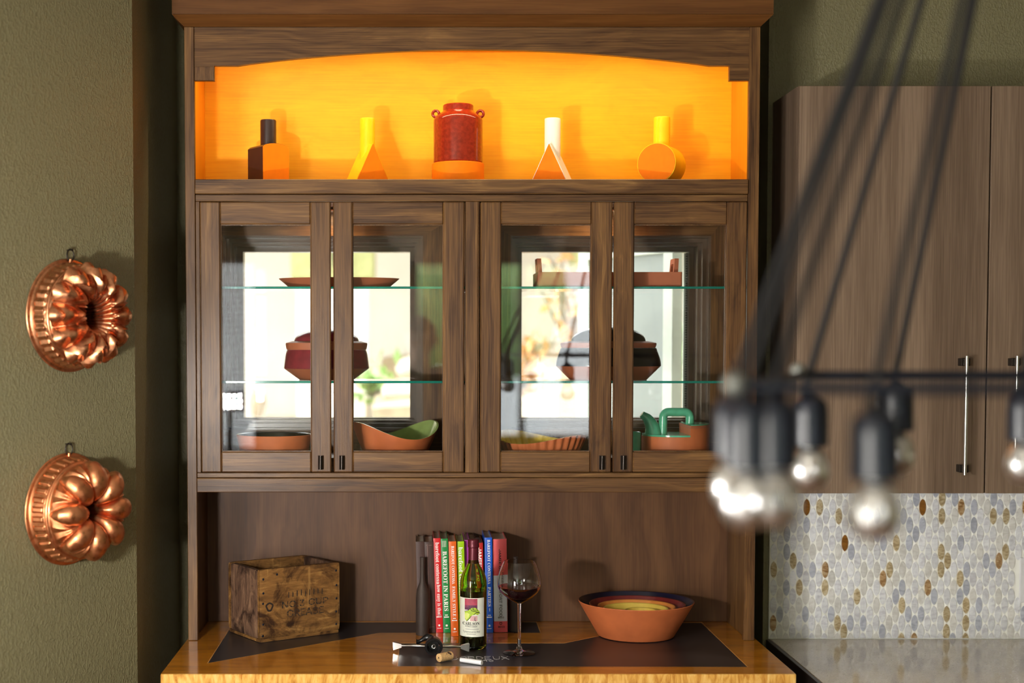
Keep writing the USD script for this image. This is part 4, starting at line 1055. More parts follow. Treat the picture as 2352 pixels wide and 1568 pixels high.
T_ = 0.013
obj('front_board', rough_box(0, LU, 0, T_, 0.009, HC, 1), crate_wood, crate, 35)
obj('back_board', rough_box(0, LU, LV - T_, LV, 0.009, HC - 0.002, 2), crate_wood, crate, 35)
obj('end_board', rough_box(0.001, 0.016, T_ + 0.0005, LV - T_ - 0.0005, 0.009, HC - 0.003, 3), crate_side, crate, 35)
obj('end_board', rough_box(LU - 0.016, LU - 0.001, T_ + 0.0005, LV - T_ - 0.0005, 0.009, HC - 0.003, 4), crate_side, crate, 35)
obj('bottom_board', rough_box(0.001, LU - 0.001, 0.001, LV - 0.001, 0.0, 0.0088, 5), crate_wood, crate, 35)
for x, z in ((0.012, 0.176), (0.012, 0.137), (0.011, 0.108), (0.011, 0.050), (0.010, 0.018), (0.055, 0.186), (0.246, 0.180), (0.247, 0.138), (0.247, 0.100), (0.246, 0.062), (0.246, 0.026)):
    obj('nail_hole', xform(lathe([(0, 0), (0.0036, 0), (0.003, 0.0006), (0, 0.0008)], 12), frame((x, 0.0002, z), (1, 0, 0), (0, 0, 1), (0, -1, 0))), black_matte, crate)
kn = [(0.012 * (1 + 0.15 * math.sin(3 * a)) * math.cos(a), 0.013 * math.sin(a)) for a in np.linspace(0, 2 * np.pi, 28, endpoint=False)]
obj('knot', xform(prism(Polygon(kn).difference(Polygon(kn).buffer(-0.005)), 0.0004), frame((0.031, 0.0001, 0.097), (1, 0, 0), (0, 0, 1), (0, -1, 0))), simple('dark_knot', srgb(40, 26, 16), 0.8), crate)


def R_(x0, y0, x1, y1):
    return Polygon([(x0, y0), (x1, y0), (x1, y1), (x0, y1)])


def stencil(text, length, height, x, z):
    m = meshkit.text_mesh(text, 1.0, 0.0003, True)
    pg = unary_union([Polygon(m.vertices[t][:, :2]).buffer(0.002) for t in m.faces[np.abs(m.face_normals[:, 2]) > 0.9]])
    x0, y0, x1, y1 = pg.bounds
    gaps = [R_(x0 - 1, y0 + (y1 - y0) * 0.44, x1 + 1, y0 + (y1 - y0) * 0.53)] + [R_(x0 + (x1 - x0) * q, y0 - 1, x0 + (x1 - x0) * q + 0.055, y1 + 1) for q in np.linspace(0.045, 0.965, len(text) * 2)]
    gr = np.random.default_rng(len(text))
    gaps += [affinity.rotate(R_(a, b, a + 0.5, b + 0.05), gr.uniform(0, 180)) for a, b in zip(gr.uniform(x0, x1, 16), gr.uniform(y0, y1, 16))]
    v, f = fitted(prism(pg.difference(unary_union(gaps)), 0.0003), length, height)
    obj('stencil_lettering', xform((v, f), frame((x, 0.0001, z), (1, 0, 0.0), (0.0, 0, 1), (0, -1, 0))), simple('stencil_ink', srgb(44, 32, 20), 0.8, var=0.4, scale=90), crate)


stencil('NO.3 CUP', 0.150, 0.019, 0.070, 0.089)
stencil('GREASE', 0.118, 0.021, 0.086, 0.062)
for k in range(9):
    x = 0.090 + k * 0.0135
    obj('worn_stencil_stroke', xform(prism(Polygon([(0, 0), (0.003, 0), (0.0035, 0.015 - 0.005 * (k % 3 == 1)), (0.0005, 0.017)]), 0.0003), frame((x, 0.0001, 0.117 + 0.001 * (k % 4)), (1, 0, 0), (0, 0, 1), (0, -1, 0))), stage.GetPrimAtPath('/World/Looks/stencil_ink') and '/World/Looks/stencil_ink', crate)

# ---------------------------------------------------------------- books and bookends
def lean(mesh, deg):
    return rot(mesh, [0, 1, 0], deg)


def book(label, x, y, w, h, d, cover, lean_deg, lines=(), jacket=None, group='cookbooks between the bookends', name='cookbook'):
    """A hardback standing with its spine to the viewer; x is the foot of its left side; lines: lettering as (mesh, material, from the top, across)."""
    t = thing(name, label, 'book', (x, y, CZ + 0.0004))
    tt = np.linspace(-1, 1, 7)
    sp = [(w / 2 + w / 2 * s, -0.0012 * (1 - s * s)) for s in tt]
    shape = Polygon(sp + [(w, d), (w - 0.0022, d), (w - 0.0022, 0.0035), (0.0022, 0.0035), (0.0022, d), (0, d)])
    obj('cover', lean(prism(shape, h), lean_deg), cover, t, 25)
    obj('pages', lean(plain(0.0024, w - 0.0024, 0.0037, d - 0.004, 0.003, h - 0.004), lean_deg), paper, t)
    for nm, m, mt, top, across, turned in lines:
        v = m[0]
        if turned:
            fr = frame((across, -0.0014, h - top), (0, 0, -1), (1, 0, 0), (0, -1, 0))
        else:
            fr = frame((across, -0.0014, h - top), (1, 0, 0), (0, 0, 1), (0, -1, 0))
        obj(nm, lean(xform(m, fr), lean_deg), mt, t)
    return t


def rect(wd, ht, dp=0.0003):
    return prism(Polygon([(0, 0), (wd, 0), (wd, ht), (0, ht)]), dp)


def badge(w, mt, h):
    return [('publisher_mark', prism(Polygon([(0.003 * math.cos(a), 0.003 * math.sin(a)) for a in np.linspace(0, 6.28, 14, endpoint=False)]), 0.0003), mt, h - 0.021, w / 2, False),
            ('publisher_line', rect(w * 0.55, 0.0014), mt, h - 0.012, w * 0.22, False), ('author_line', rect(w * 0.7, 0.0026), mt, h - 0.044, w * 0.15, False), ('author_line', rect(w * 0.4, 0.0022), mt, h - 0.050, w * 0.3, False)]


red_c = simple('red_cover', srgb(206, 30, 34), 0.3, var=0.04)
green_c = simple('green_cover', srgb(14, 130, 60), 0.3, var=0.04)
orange_c = simple('orange_cover', srgb(224, 100, 28), 0.3, var=0.06)
lime_c = simple('lime_cover', srgb(160, 206, 24), 0.3, var=0.04)
magenta_c = simple('magenta_cover', srgb(184, 66, 176), 0.3, var=0.04)
red2_c = simple('brick_red_cover', srgb(190, 40, 36), 0.3, var=0.04)
blue_c = simple('blue_cover', srgb(28, 88, 196), 0.3, var=0.08)
coral_c = simple('coral_cover', srgb(222, 84, 88), 0.35, var=0.04)
pale_c = simple('pale_grey_band', srgb(206, 214, 224), 0.4, var=0.03)
BX, W_ = 0.0, 0.0
LN = -1.65
album = book('plain dark brown leather album standing behind the left bookend', -0.0005 + 0.0105, 4.052, 0.0245, 0.262, 0.15, leather, LN, name='album', group=None)
album2 = book('dark brown leather album with a ridged spine leaning on the red cookbook', 0.0350, 4.046, 0.0245, 0.262, 0.15, leather, LN, name='album', group=None,
              lines=[('spine_ridge', tube([(0, 0, 0), (0.243, 0, 0)], 0.0024, 10), simple('highlight_leather', srgb(112, 88, 84), 0.3), 0.006, 0.0085, True), ('stitching', rect(0.017, 0.0008), simple('leather_thread', srgb(150, 130, 118), 0.8), 0.010, 0.004, False), ('stitching', rect(0.017, 0.0008), '/World/Looks/leather_thread', 0.245, 0.004, False)])  # spine ridge made paler than the leather: its highlight is in the colour
book('red cookbook with slanted white title beside the brown album', 0.0603, 4.050, 0.0205, 0.272, 0.16, red_c, LN, [('title', serif('barefoot contessa', 0.120, 0.0110), ink_white, 0.012, 0.0055, True), ('title', serif('how easy is that?', 0.094, 0.0135), ink_white, 0.134, 0.0040, True)] + badge(0.0205, ink_white, 0.272))
book('dark green cookbook with large white capitals', 0.0818, 4.048, 0.0200, 0.271, 0.16, green_c, LN, [('title', serif('BAREFOOT IN PARIS', 0.172, 0.0118), ink_white, 0.036, 0.0042, True)] + [('rule', rect(0.0006, 0.018), ink_white, 0.024, 0.004 + 0.0025 * k, False) for k in range(5)] + badge(0.02, ink_white, 0.271))
book('orange cookbook standing proud of its neighbours', 0.1028, 3.999, 0.0210, 0.270, 0.16, orange_c, LN + 0.1, [('title', serif('BAREFOOT CONTESSA', 0.108, 0.0085), ink_white, 0.013, 0.0065, True), ('title', serif('FAMILY STYLE', 0.086, 0.0085), ink_white, 0.1275, 0.0065, True)] + badge(0.021, ink_white, 0.270))
book('lime green cookbook partly hidden by the wine bottle', 0.1250, 4.010, 0.0205, 0.2685, 0.16, lime_c, LN + 0.3, [('title', serif('barefoot contessa', 0.150, 0.0120), ink_white, 0.016, 0.0045, True)] + badge(0.0205, ink_white, 0.2685))
book('magenta cookbook almost hidden behind the wine bottle neck', 0.1464, 4.030, 0.0150, 0.2695, 0.16, magenta_c, LN + 0.4)
book('dark bound cookbook hidden behind the wine bottle', 0.1622, 4.058, 0.0175, 0.266, 0.15, leather, LN + 0.5)
book('narrow brick red cookbook with heavy white capitals right of the bottle', 0.1815, 4.055, 0.0180, 0.258, 0.15, red2_c, LN + 0.6, [('title', sans("JAMIE'S FO", 0.092, 0.0098), ink_white, 0.014, 0.004, True)])
book('bright blue cookbook with thin white capitals', 0.2035, 4.046, 0.0212, 0.2745, 0.16, blue_c, LN + 0.75, [('title', serif('BAREFOOT CONTESSA', 0.128, 0.0082), ink_white, 0.006, 0.0075, True), ('title', serif('PARTIES', 0.056, 0.0082), ink_white, 0.142, 0.0075, True), ('title', rect(0.0065, 0.0018), ink_white, 0.203, 0.0108, True), ('title', rect(0.0018, 0.0018), ink_white, 0.2105, 0.0108, True)] + badge(0.0212, ink_white, 0.2745))
book('thick coral pink and pale grey cookbook at the right end of the row', 0.2268, 4.055, 0.0395, 0.2690, 0.154, coral_c, LN + 0.85,
     [('pale_band', rect(0.0385, 0.132), pale_c, 0.237, 0.0005, False), ('title', sans('JAMIE OLIVER', 0.100, 0.0068), ink_black, 0.029, 0.0165, True), ('title', [q for q in [sans('COMFORT FOOD', 0.104, 0.0082)]][0], ink_black, 0.121, 0.0165, True),
      ('publisher_name', sans('ecco', 0.017, 0.0052), ink_black, 0.229, 0.0125, False), ('publisher_letter', sans('D', 0.0075, 0.0075), ink_black, 0.240, 0.0165, True), ('publisher_name', sans('ecco', 0.019, 0.0052), ink_black, 0.256, 0.0125, False)])


def bookend(label, x, y, sgn, h=0.222):
    t = thing('bookend', label, 'bookend', (x, y, CZ + 0.0002))
    pf = [(0, 0), (0.0180, 0), (0.0186, 0.003), (0.0186, 0.108), (0.0165, 0.130), (0.0085, 0.150), (0.0068, 0.172), (0.0066, 0.212), (0.0074, 0.214), (0.0074, h), (0, h)]
    obj('bottle_relief', lathe(pf, 40), iron, t, 35)
    obj('upright_plate', box(sgn * 0.0190 if sgn < 0 else 0.0180, -0.0180 if sgn < 0 else 0.0190, 0.0, 0.02, 0, 0.10, 0.0004), iron, t)


bookend('cast iron bookend shaped like a wine bottle at the left end of the books', 0.0215, 4.022, 1)
bookend('cast iron bottle shaped bookend half hidden behind the wine glass', 0.2895, 4.075, -1, 0.215)

# ---------------------------------------------------------------- wine bottle, glass, corkscrew, cork, chalk
BXC, BYC = 0.1592, 3.852
bt = thing('wine_bottle', 'green glass wine bottle with burgundy foil and a cream label', 'bottle', (BXC, BYC, CZ + 0.0003))
prof_o = [(0.0, 0.008), (0.022, 0.004), (0.030, 0.0), (0.0345, 0.001), (0.0367, 0.005)] + [tuple(q) for q in curve([(0.0367, 0.170), (0.0357, 0.186), (0.0310, 0.203), (0.0232, 0.217), (0.0164, 0.230), (0.0137, 0.242)], 6)] + [(0.0133, 0.258), (0.0132, 0.290)]
prof_i = [(0.0104, 0.290), (0.0108, 0.242), (0.0138, 0.2285)] + [tuple(q) for q in curve([(0.0207, 0.2155), (0.0286, 0.201), (0.0333, 0.184), (0.0342, 0.168)], 5)] + [(0.0342, 0.010), (0.030, 0.007), (0.0, 0.014)]
obj('bottle_glass', lathe(prof_o + prof_i, 72), bottle_glass, bt, 40)
obj('wine', lathe([(0, 0.0145), (0.029, 0.0085), (0.0335, 0.011), (0.03395, 0.014), (0.03395, 0.1580), (0.0330, 0.1575), (0, 0.1572)], 72), wine_mat, bt, 40, 'dark red wine in the bottle')
obj('foil', lathe([(0.0138, 0.231), (0.0139, 0.2725), (0.0137, 0.2735), (0.0155, 0.2755), (0.0157, 0.281), (0.0150, 0.2835), (0.0156, 0.286), (0.0154, 0.2945), (0.0140, 0.2965), (0, 0.2968)], 48), foil, bt, 30, 'burgundy foil capsule')


def lab(px, py):
    """A point of the label: px and py run over the photograph's label, in its own units; gives the angle round the bottle and the height."""
    return math.asin(max(-1, min(1, (px - 678) / 145.0))), 0.2965 - (py - 178) * 0.000252


def onto(poly, lift):
    """Wraps a flat shape of label units round the bottle as a thin skin."""
    ms = []
    for g in getattr(poly, 'geoms', [poly]):
        if g.is_empty:
            continue
        m = trimesh.creation.extrude_polygon(g, 1.0, engine='earcut')
        v, f = trimesh.remesh.subdivide_to_size(m.vertices, m.faces, 18)
        r = 0.03674 + lift - 0.00012 * (1 - v[:, 2])
        a = np.arcsin(np.clip((v[:, 0] - 678) / 145.0, -1, 1))
        z = 0.2965 - (v[:, 1] - 178) * 0.000252
        ms.append((np.stack([r * np.sin(a), -r * np.cos(a), z], -1), f[:, ::-1]))
    return cat(*ms)


def words(m, x0, y0, x1, y1):
    """Lettering laid into a box of label units (y runs down)."""
    v, f, _ = meshkit.arrays(m)
    p = v[:, :2]
    lo_, hi_ = p.min(0), p.max(0)
    q = np.stack([x0 + (p[:, 0] - lo_[0]) / (hi_[0] - lo_[0]) * (x1 - x0), y1 - (p[:, 1] - lo_[1]) / (hi_[1] - lo_[1]) * (y1 - y0)], -1)
    a = np.arcsin(np.clip((q[:, 0] - 678) / 145.0, -1, 1))
    z = 0.2965 - (q[:, 1] - 178) * 0.000252
    zz = v[:, 2]
    r = 0.03674 + 0.00045 + 0.0001 * (zz - zz.min()) / max(np.ptp(zz), 1e-9)
    return np.stack([r * np.sin(a), -r * np.cos(a), z], -1), f


label_part = obj('label', onto(R_(536, 792, 788, 1212), 0.00012), label_paper, bt, 60, 'cream printed label')
obj('print', onto(R_(583, 800, 716, 893), 0.00024), rose_print, label_part, label='rose red sky of the label picture')
obj('print', onto(R_(583, 870, 716, 920), 0.0003), dusk_print, label_part)
obj('print', onto(Polygon([(583, 938), (612, 930), (640, 905), (672, 893), (706, 900), (738, 934), (742, 956), (720, 976), (700, 968), (676, 972), (650, 985), (640, 1010), (604, 1044), (585, 1020)]), 0.0003), lime_print, label_part, label='lime green reptile of the label picture')
obj('print', onto(Polygon([(583, 960), (610, 952), (632, 965), (624, 1000), (600, 1030), (584, 1010)]), 0.0004), pale_lime_print, label_part)
obj('print', onto(R_(640, 985, 716, 1040), 0.00026), pink_print, label_part)
ln = unary_union([LineString(p).buffer(2.6) for p in ([(640, 905), (655, 930), (690, 935), (742, 956)], [(672, 893), (668, 915), (700, 925)], [(706, 900), (716, 930)], [(676, 972), (700, 952), (735, 945)], [(604, 1044), (640, 1000), (650, 985)], [(690, 1000), (688, 1030), (700, 1038)], [(640, 905), (612, 930), (583, 938)])])
obj('print', onto(ln, 0.0005), ink_black, label_part, label='thin dark drawing lines of the label picture')
obj('lettering', words(prism(glyphs('CARLSON', 1), 0.01), 563, 1050, 738, 1084), ink_black, label_part)
obj('lettering', words(prism(glyphs('VINEYARDS', 1), 0.01), 588, 1088, 714, 1108), simple('grey_ink', srgb(110, 110, 112), 0.7), label_part)
obj('lettering', words(meshkit.text_mesh('Tyrannosaurus Red', 1, 0.01), 566, 1144, 742, 1172), '/World/Looks/grey_ink', label_part)
obj('lettering', onto(unary_union([R_(590, 1126, 728, 1131), R_(602, 1180, 700, 1184)]), 0.0004), '/World/Looks/grey_ink', label_part)

gt = thing('wine_glass', 'large stemmed wine glass a third full of red wine', 'glass', (0.2795, 3.78, CZ + 0.0003))
go = curve([(0.0050, 0.134), (0.0130, 0.1375), (0.0360, 0.152), (0.0535, 0.170), (0.0590, 0.187), (0.0568, 0.208), (0.0488, 0.232), (0.0412, 0.2475)], 7)
gi = curve([(0.0404, 0.2475), (0.0480, 0.232), (0.0558, 0.208), (0.0579, 0.187), (0.0524, 0.1708), (0.0352, 0.1535), (0.0120, 0.1400)], 7)
foot = [(0, 0.0), (0.0425, 0.0), (0.0435, 0.0008), (0.0425, 0.0018), (0.020, 0.0042), (0.0095, 0.009), (0.0052, 0.020), (0.0042, 0.045), (0.0040, 0.09), (0.0045, 0.125)]
obj('crystal', lathe(foot + [tuple(q) for q in go] + [(0.0408, 0.2480)] + [tuple(q) for q in gi] + [(0, 0.1390)], 80), clear_glass, gt, 40)
ws = 0.1805
wi = [(r, z) for r, z in gi[::-1] if z < ws]
obj('wine', lathe([(0, 0.1398)] + [(r - 0.0003, z + 0.0003) for r, z in wi] + [(0.0559, ws), (0.052, ws - 0.0004), (0, ws - 0.0005)], 80), wine_mat, gt, 40, 'dark red wine')

cs = thing('corkscrew', 'black wing corkscrew with silver paddle levers lying on the slate', 'corkscrew', (0.050, 3.745, CZ + 0.0002))
cup = [(0.0232, 0), (0.0240, 0.002), (0.0232, 0.016), (0.020, 0.030), (0.0165, 0.032), (0.0165, 0.004), (0.0185, 0.0), (0.0232, 0)]
tilt = trimesh.transformations.rotation_matrix(math.radians(-82), [1, 0, 0])
obj('collar', move(xform(lathe(cup, 56), tilt), (0, -0.012, 0.0262)), black_plastic, cs, 40, 'black ring collar')
obj('frame', move(tube([(0, 0.018, 0), (0, 0.035, 0), (0, 0.075, 0)], [0.014, 0.010, 0.008], 20), (0, 0, 0.024)), black_plastic, cs, 40)
hx = np.linspace(-0.034, 0.034, 25)
obj('handle', tube(np.stack([hx * 0.95 - 0.014, 0.085 + 0 * hx, 0.0260 + 0.0065 * np.cos(hx * 95)], -1), 0.0075 + 0.0025 * np.cos(hx * 150), 16), black_plastic, cs, 60, 'black wavy handle')
ws_ = np.linspace(0, 5 * 2 * np.pi, 90)
obj('worm', np.array(tube(np.stack([0.0045 * np.cos(ws_), 0.022 - 0.026 * ws_ / ws_[-1], 0.0255 + 0.0045 * np.sin(ws_)], -1), 0.0012, 8)[0]) if False else tube(np.stack([0.0045 * np.cos(ws_), 0.022 - 0.026 * ws_ / ws_[-1], 0.0255 + 0.0045 * np.sin(ws_)], -1), 0.0012, 8), steel, cs, 60, 'steel worm')
for s in (-1, 1):
    arm = [(s * 0.014, 0.022, 0.020), (s * 0.045, 0.030, 0.019), (s * 0.075, 0.036, 0.0165)] if s > 0 else [(-0.014, 0.026, 0.020), (-0.050, 0.040, 0.019), (-0.088, 0.052, 0.0165)]
    ca = curve(arm, 8)
    lv = obj('lever', tube(ca, 0.0035 - 0.0008 * np.sin(np.linspace(0, 9, len(ca))), 14), steel, cs, 60, 'silver lever')
    e = np.array(arm[-1])
    d = np.array(arm[-1]) - np.array(arm[-2])
    d /= np.linalg.norm(d)
    pr = np.cross([0, 0, 1.0], d)
    pr /= np.linalg.norm(pr)
    upv = np.cross(d, pr)
    pd = [e + d * a + pr * b * 0.7 + upv * c for a, w_, th in ((-0.003, 0.0045, 0.0045), (0.016, 0.0100, 0.0035), (0.020, 0.0106, 0.0030)) for b in (-w_, w_) for c in (-w_, w_)]
    obj('paddle', hull(pd), steel, lv, 40, 'flared silver lever end')

ck = thing('cork', 'used wine cork lying in front of the corkscrew', 'cork', (0.0785, 3.687, CZ + 0.0002))
cd = np.array([0.75, 0.66, 0.0])
cd /= np.linalg.norm(cd)
cm = frame((0, 0, 0.0112), np.cross([0, 0, 1.0], cd), (0, 0, 1), cd)
cm[:3, 0] = np.cross(cm[:3, 1], cm[:3, 2])
obj('body', xform(lathe([(0, -0.022), (0.0100, -0.022), (0.0111, -0.0208), (0.0112, 0.0205), (0.0102, 0.022), (0, 0.022)], 40), cm), cork_mat, ck, 40)
burn = []
for a0, z0, w_, h_ in ((1.9, 0.004, 0.5, 0.009), (2.35, 0.006, 0.35, 0.006), (1.6, 0.010, 0.3, 0.004), (2.2, -0.004, 0.25, 0.003)):
    aa = np.linspace(a0, a0 + w_, 6)
    zz = np.array([z0, z0 + h_])
    vv = [(0.01135 * math.cos(a), 0.01135 * math.sin(a), z + 0.003 * math.sin(3 * a)) for z in zz for a in aa]
    ff = [[j, j + 1, 6 + j + 1, 6 + j] for j in range(5)]
    ff = np.array([[q[0], q[1], q[2]] for q in ff] + [[q[0], q[2], q[3]] for q in ff])
    burn.append((np.array(vv), ff))
obj('branded_mark', xform(cat(*burn), cm), simple('burnt_mark', srgb(58, 34, 22), 0.8), ck, label='dark branded mark')
obj('worm_hole', xform(lathe([(0, -0.0224), (0.0022, -0.0222), (0, -0.0221)], 10), cm), '/World/Looks/burnt_mark', ck)
ch = thing('chalk_stick', 'white stick of chalk lying on the slate in front of the bottle', 'chalk', (0.146, 3.656, CZ + 0.0002))
c0, c1 = np.array([-0.027, 0.018, 0.0058]), np.array([0.027, -0.018, 0.0062])
obj('stick', tube([c0, c0 + (c1 - c0) * 0.02, c0 + (c1 - c0) * 0.98, c1], [0.0050, 0.0055, 0.0062, 0.0058], 20), chalk_white, ch, 40)


def strokes(lines, w):
    return unary_union([LineString(l).buffer(w, 4) for l in lines])


LET = {'B': [[(0, 0), (0, 10), (4, 10), (5.2, 8.6), (4, 5.4), (0, 5)], [(3.6, 5.2), (5.8, 3), (4.4, 0.2), (0, 0)]], 'O': [[(3, 0), (0.6, 2), (0.2, 6), (2, 9.6), (4.6, 9.4), (6, 6), (5.4, 1.6), (3, 0)]],
       'R': [[(0, 0), (0.3, 10), (4.6, 9.6), (5.2, 7), (0.4, 5), (5.8, 0)]], 'D': [[(0, 0), (0.2, 10), (4, 8.6), (6, 5), (4, 1), (0, 0)]], 'E': [[(5.2, 0), (0, 0), (0, 10), (5.2, 10)], [(0, 5), (4, 5)]],
       'U': [[(0, 10), (0.4, 2), (2.6, 0), (5.2, 1.6), (5.8, 10)]], 'X': [[(0, 0), (6, 10)], [(0, 10), (6.4, 0)]], '1': [[(2, 0), (2.4, 10), (1, 8.4)]], '9': [[(5, 8), (2.4, 10), (0.4, 7.4), (2.6, 5), (5, 7.6), (4.6, 0)]],
       '0': [[(3, 0), (0.4, 3), (0.6, 8), (3.2, 10), (5.6, 7), (5.2, 2), (3, 0)]]}


def chalked(word, x, y, adv, sx, sy):
    lines = []
    for i, c in enumerate(word):
        for l in LET[c]:
            lines.append([(x + i * adv + px * sx, y + py * sy) for px, py in l])
    return move(prism(strokes(lines, 0.0008), 0.0004), (0, 0, CZ - 0.0004))


obj('chalk_lettering', chalked('BORDEUX', 0.0965, 3.706, 0.0221, 0.0029, 0.0036), chalk_mark, ctr, label='hand drawn chalk lettering')
obj('chalk_lettering', chalked('1990', 0.148, 3.682, 0.0150, 0.0021, 0.0017), chalk_mark, ctr, label='hand drawn chalk year')

# ---------------------------------------------------------------- nested bowls
def bowl(label, x, y, z, r0, r1, h, outside, inside, grp='nested oval bowls'):
    t = thing('nested_bowl', label, 'bowl', (x, y, z), group=None)
    sh = 0.012
    obj('outside', oval(lathe([(0, 0), (r0 - 0.004, 0), (r0, 0.003), (r1, h - 0.002), (r1 - 0.0012, h)], 88), 0.96), outside, t, 40)
    obj('inside', oval(lathe([(r1 - 0.0012, h), (r1 - 0.0052, h - 0.001), (r0 - 0.003, 0.0065), (0, 0.0055)], 88), 0.96), inside, t, 40, 'glazed inside')


bowl('outermost bowl of the nest, terracotta outside and navy inside', 0.6285, 4.013, CZ + 0.0002, 0.108, 0.1635, 0.1005, terracotta, navy_glaze)
bowl('wine red bowl nested second from the outside', 0.632, 4.016, CZ + 0.0062, 0.090, 0.136, 0.0850, terracotta, wine_glaze)
bowl('orange bowl nested third from the outside', 0.630, 4.016, CZ + 0.0124, 0.072, 0.1105, 0.0715, terracotta, orange_glaze)
bowl('yellow bowl nested fourth from the outside', 0.628, 4.012, CZ + 0.0186, 0.055, 0.0925, 0.0600, terracotta, yellow_glaze)
bowl('smallest yellow bowl at the centre of the nest', 0.642, 4.005, CZ + 0.0248, 0.026, 0.0460, 0.0500, terracotta, yellow_glaze)

# ---------------------------------------------------------------- chandelier hanging near the camera
chn = thing('chandelier', 'black bar chandelier with swagged cords and bare clear bulbs', 'chandelier')
BZ = 1.6905
CAN = np.array([0.904, 1.94, 2.985])
obj('canopy', lathe([(0, -0.03), (0.05, -0.028), (0.065, -0.01), (0.067, 0.0148), (0, 0.0148)], 32, CAN), black_matte, chn, 40)
near_y, far_y = 1.60, 2.24
obj('bar', tube([(0.362, near_y, BZ), (1.6, near_y - 0.06, BZ - 0.004)], 0.0075, 16), black_matte, chn, 40)
obj('bar', tube([(0.605, far_y, BZ), (2.0, far_y, BZ)], 0.0065, 16), black_matte, chn, 40)
obj('end_bar', tube([(0.368, near_y, BZ), (0.608, far_y, BZ)], 0.006, 16), black_matte, chn, 40)
for p in ((0.360, near_y, BZ + 0.004), (0.604, far_y, BZ + 0.006)):
    obj('finial', move(trimesh.creation.icosphere(3, 0.0125), p), simple('satin_nickel', srgb(128, 130, 124), 0.5, metal=0.5), chn, True, 'pale round finial')
SK = 1.16
SOCK = [(0.402, 1.78, 1.678), (0.3755, 1.60, 1.679), (0.4045, 1.60, 1.680), (0.612, 2.20, 1.661), (0.519, 1.60, 1.667), (0.758, 2.24, 1.682), (0.963, 2.24, 1.667), (0.80, 1.575, 1.67)]
for x, y, zt in SOCK:
    at_bar = np.array([x, y, BZ])
    obj('cord', tube(curve([CAN + np.array([(x - CAN[0]) * 0.05, (y - CAN[1]) * 0.05, -0.02]), CAN * 0.5 + at_bar * 0.5, at_bar + (0, 0, 0.008), (x, y, zt - 0.001)], 8), 0.0058, 10), black_cord, chn, 60)
    s = obj('socket', lathe([(0, 0), (0.008, 0), (0.012, -0.004), (0.0225, -0.009), (0.0260, -0.017), (0.0272, -0.030), (0.0278, -0.078), (0.0260, -0.080), (0, -0.080)], 36, (x, y, zt)), black_matte, chn, 40)
    bl = [(0.0135, -0.0805), (0.0150, -0.086), (0.0240, -0.096), (0.0290, -0.111), (0.0300, -0.121), (0.0275, -0.133), (0.0190, -0.144), (0.0080, -0.1485), (0, -0.1495)]
    obj('bulb', lathe(bl, 36, (x, y, zt)), bulb_glass, s, True, 'clear glass bulb')
    obj('bulb_stem', lathe([(0, -0.081), (0.007, -0.082), (0.005, -0.10), (0.0035, -0.118), (0, -0.120)], 16, (x, y, zt)), white_glaze, s, True, 'white glass stem inside the bulb')
    obj('bulb_lens', move(trimesh.creation.icosphere(2, 0.0085), (x, y, zt - 0.1375)), white_glaze, s, True)  # white ball for the pale dot near the bulb tip

# ---------------------------------------------------------------- photographer's light, left of the frame, seen mirrored in the glass door
LP = np.array([-0.80, 1.80, 1.49])
vl = thing('video_light', 'small panel light on a tripod stand, mirrored in the left glass door', 'light')
fw = np.array([0.30, 4.0, 1.45]) - LP
fw /= np.linalg.norm(fw)
rt = np.cross(fw, [0, 0, 1.0])
rt /= np.linalg.norm(rt)
upv = np.cross(rt, fw)
MF = frame(LP, rt, upv, -fw)
obj('housing', xform(box(-0.075, 0.075, -0.045, 0.045, 0.002, 0.03, 0.003), MF), black_matte, vl)
for i in range(5):
    for j in range(3):
        dm = lathe([(0, 0), (0.0035, 0), (0.0035, 0.0006), (0, 0.0006)], 12)
        obj('led', xform(dm, MF @ frame(((i - 2) * 0.025, (j - 1) * 0.025, -0.0002), (1, 0, 0), (0, -1, 0), (0, 0, -1))), led_mat, vl, label='lit lamp element')
obj('stand_pole', tube([(LP[0], LP[1] - 0.03, 0.25), (LP[0], LP[1] - 0.03, LP[2] - 0.046)], 0.011, 14), black_matte, vl)
for a in (0.4, 2.5, 4.6):
    obj('stand_leg', tube([(LP[0], LP[1] - 0.03, 0.35), (LP[0] + 0.32 * math.cos(a), LP[1] - 0.03 + 0.32 * math.sin(a), 0.008)], 0.008, 10), black_matte, vl)

# ---------------------------------------------------------------- the photographer, behind the camera, mirrored faintly in the glass door
import manifold3d as m3


def ball(c, r):
    v = trimesh.creation.icosphere(2, r)
    return v.vertices + np.asarray(c, float)


def chain(pts):
    """Hulls between following (point, radius) pairs, as one list of bones."""
    return [m3.Manifold.hull_points(np.vstack([ball(*pts[i]), ball(*pts[i + 1])])) for i in range(len(pts) - 1)]


def flesh(bones, length=0.012, rounds=14):
    m = m3.Manifold.batch_boolean(bones, m3.OpType.Add).refine_to_length(length).to_mesh()
    t = trimesh.Trimesh(m.vert_properties[:, :3], m.tri_verts, process=True)
    trimesh.smoothing.filter_taubin(t, iterations=rounds)
    return np.array(t.vertices), np.array(t.faces)


def sides(pts):
    return [[((s * p[0], p[1], p[2]), r) for p, r in pts] for s in (-1, 1)]


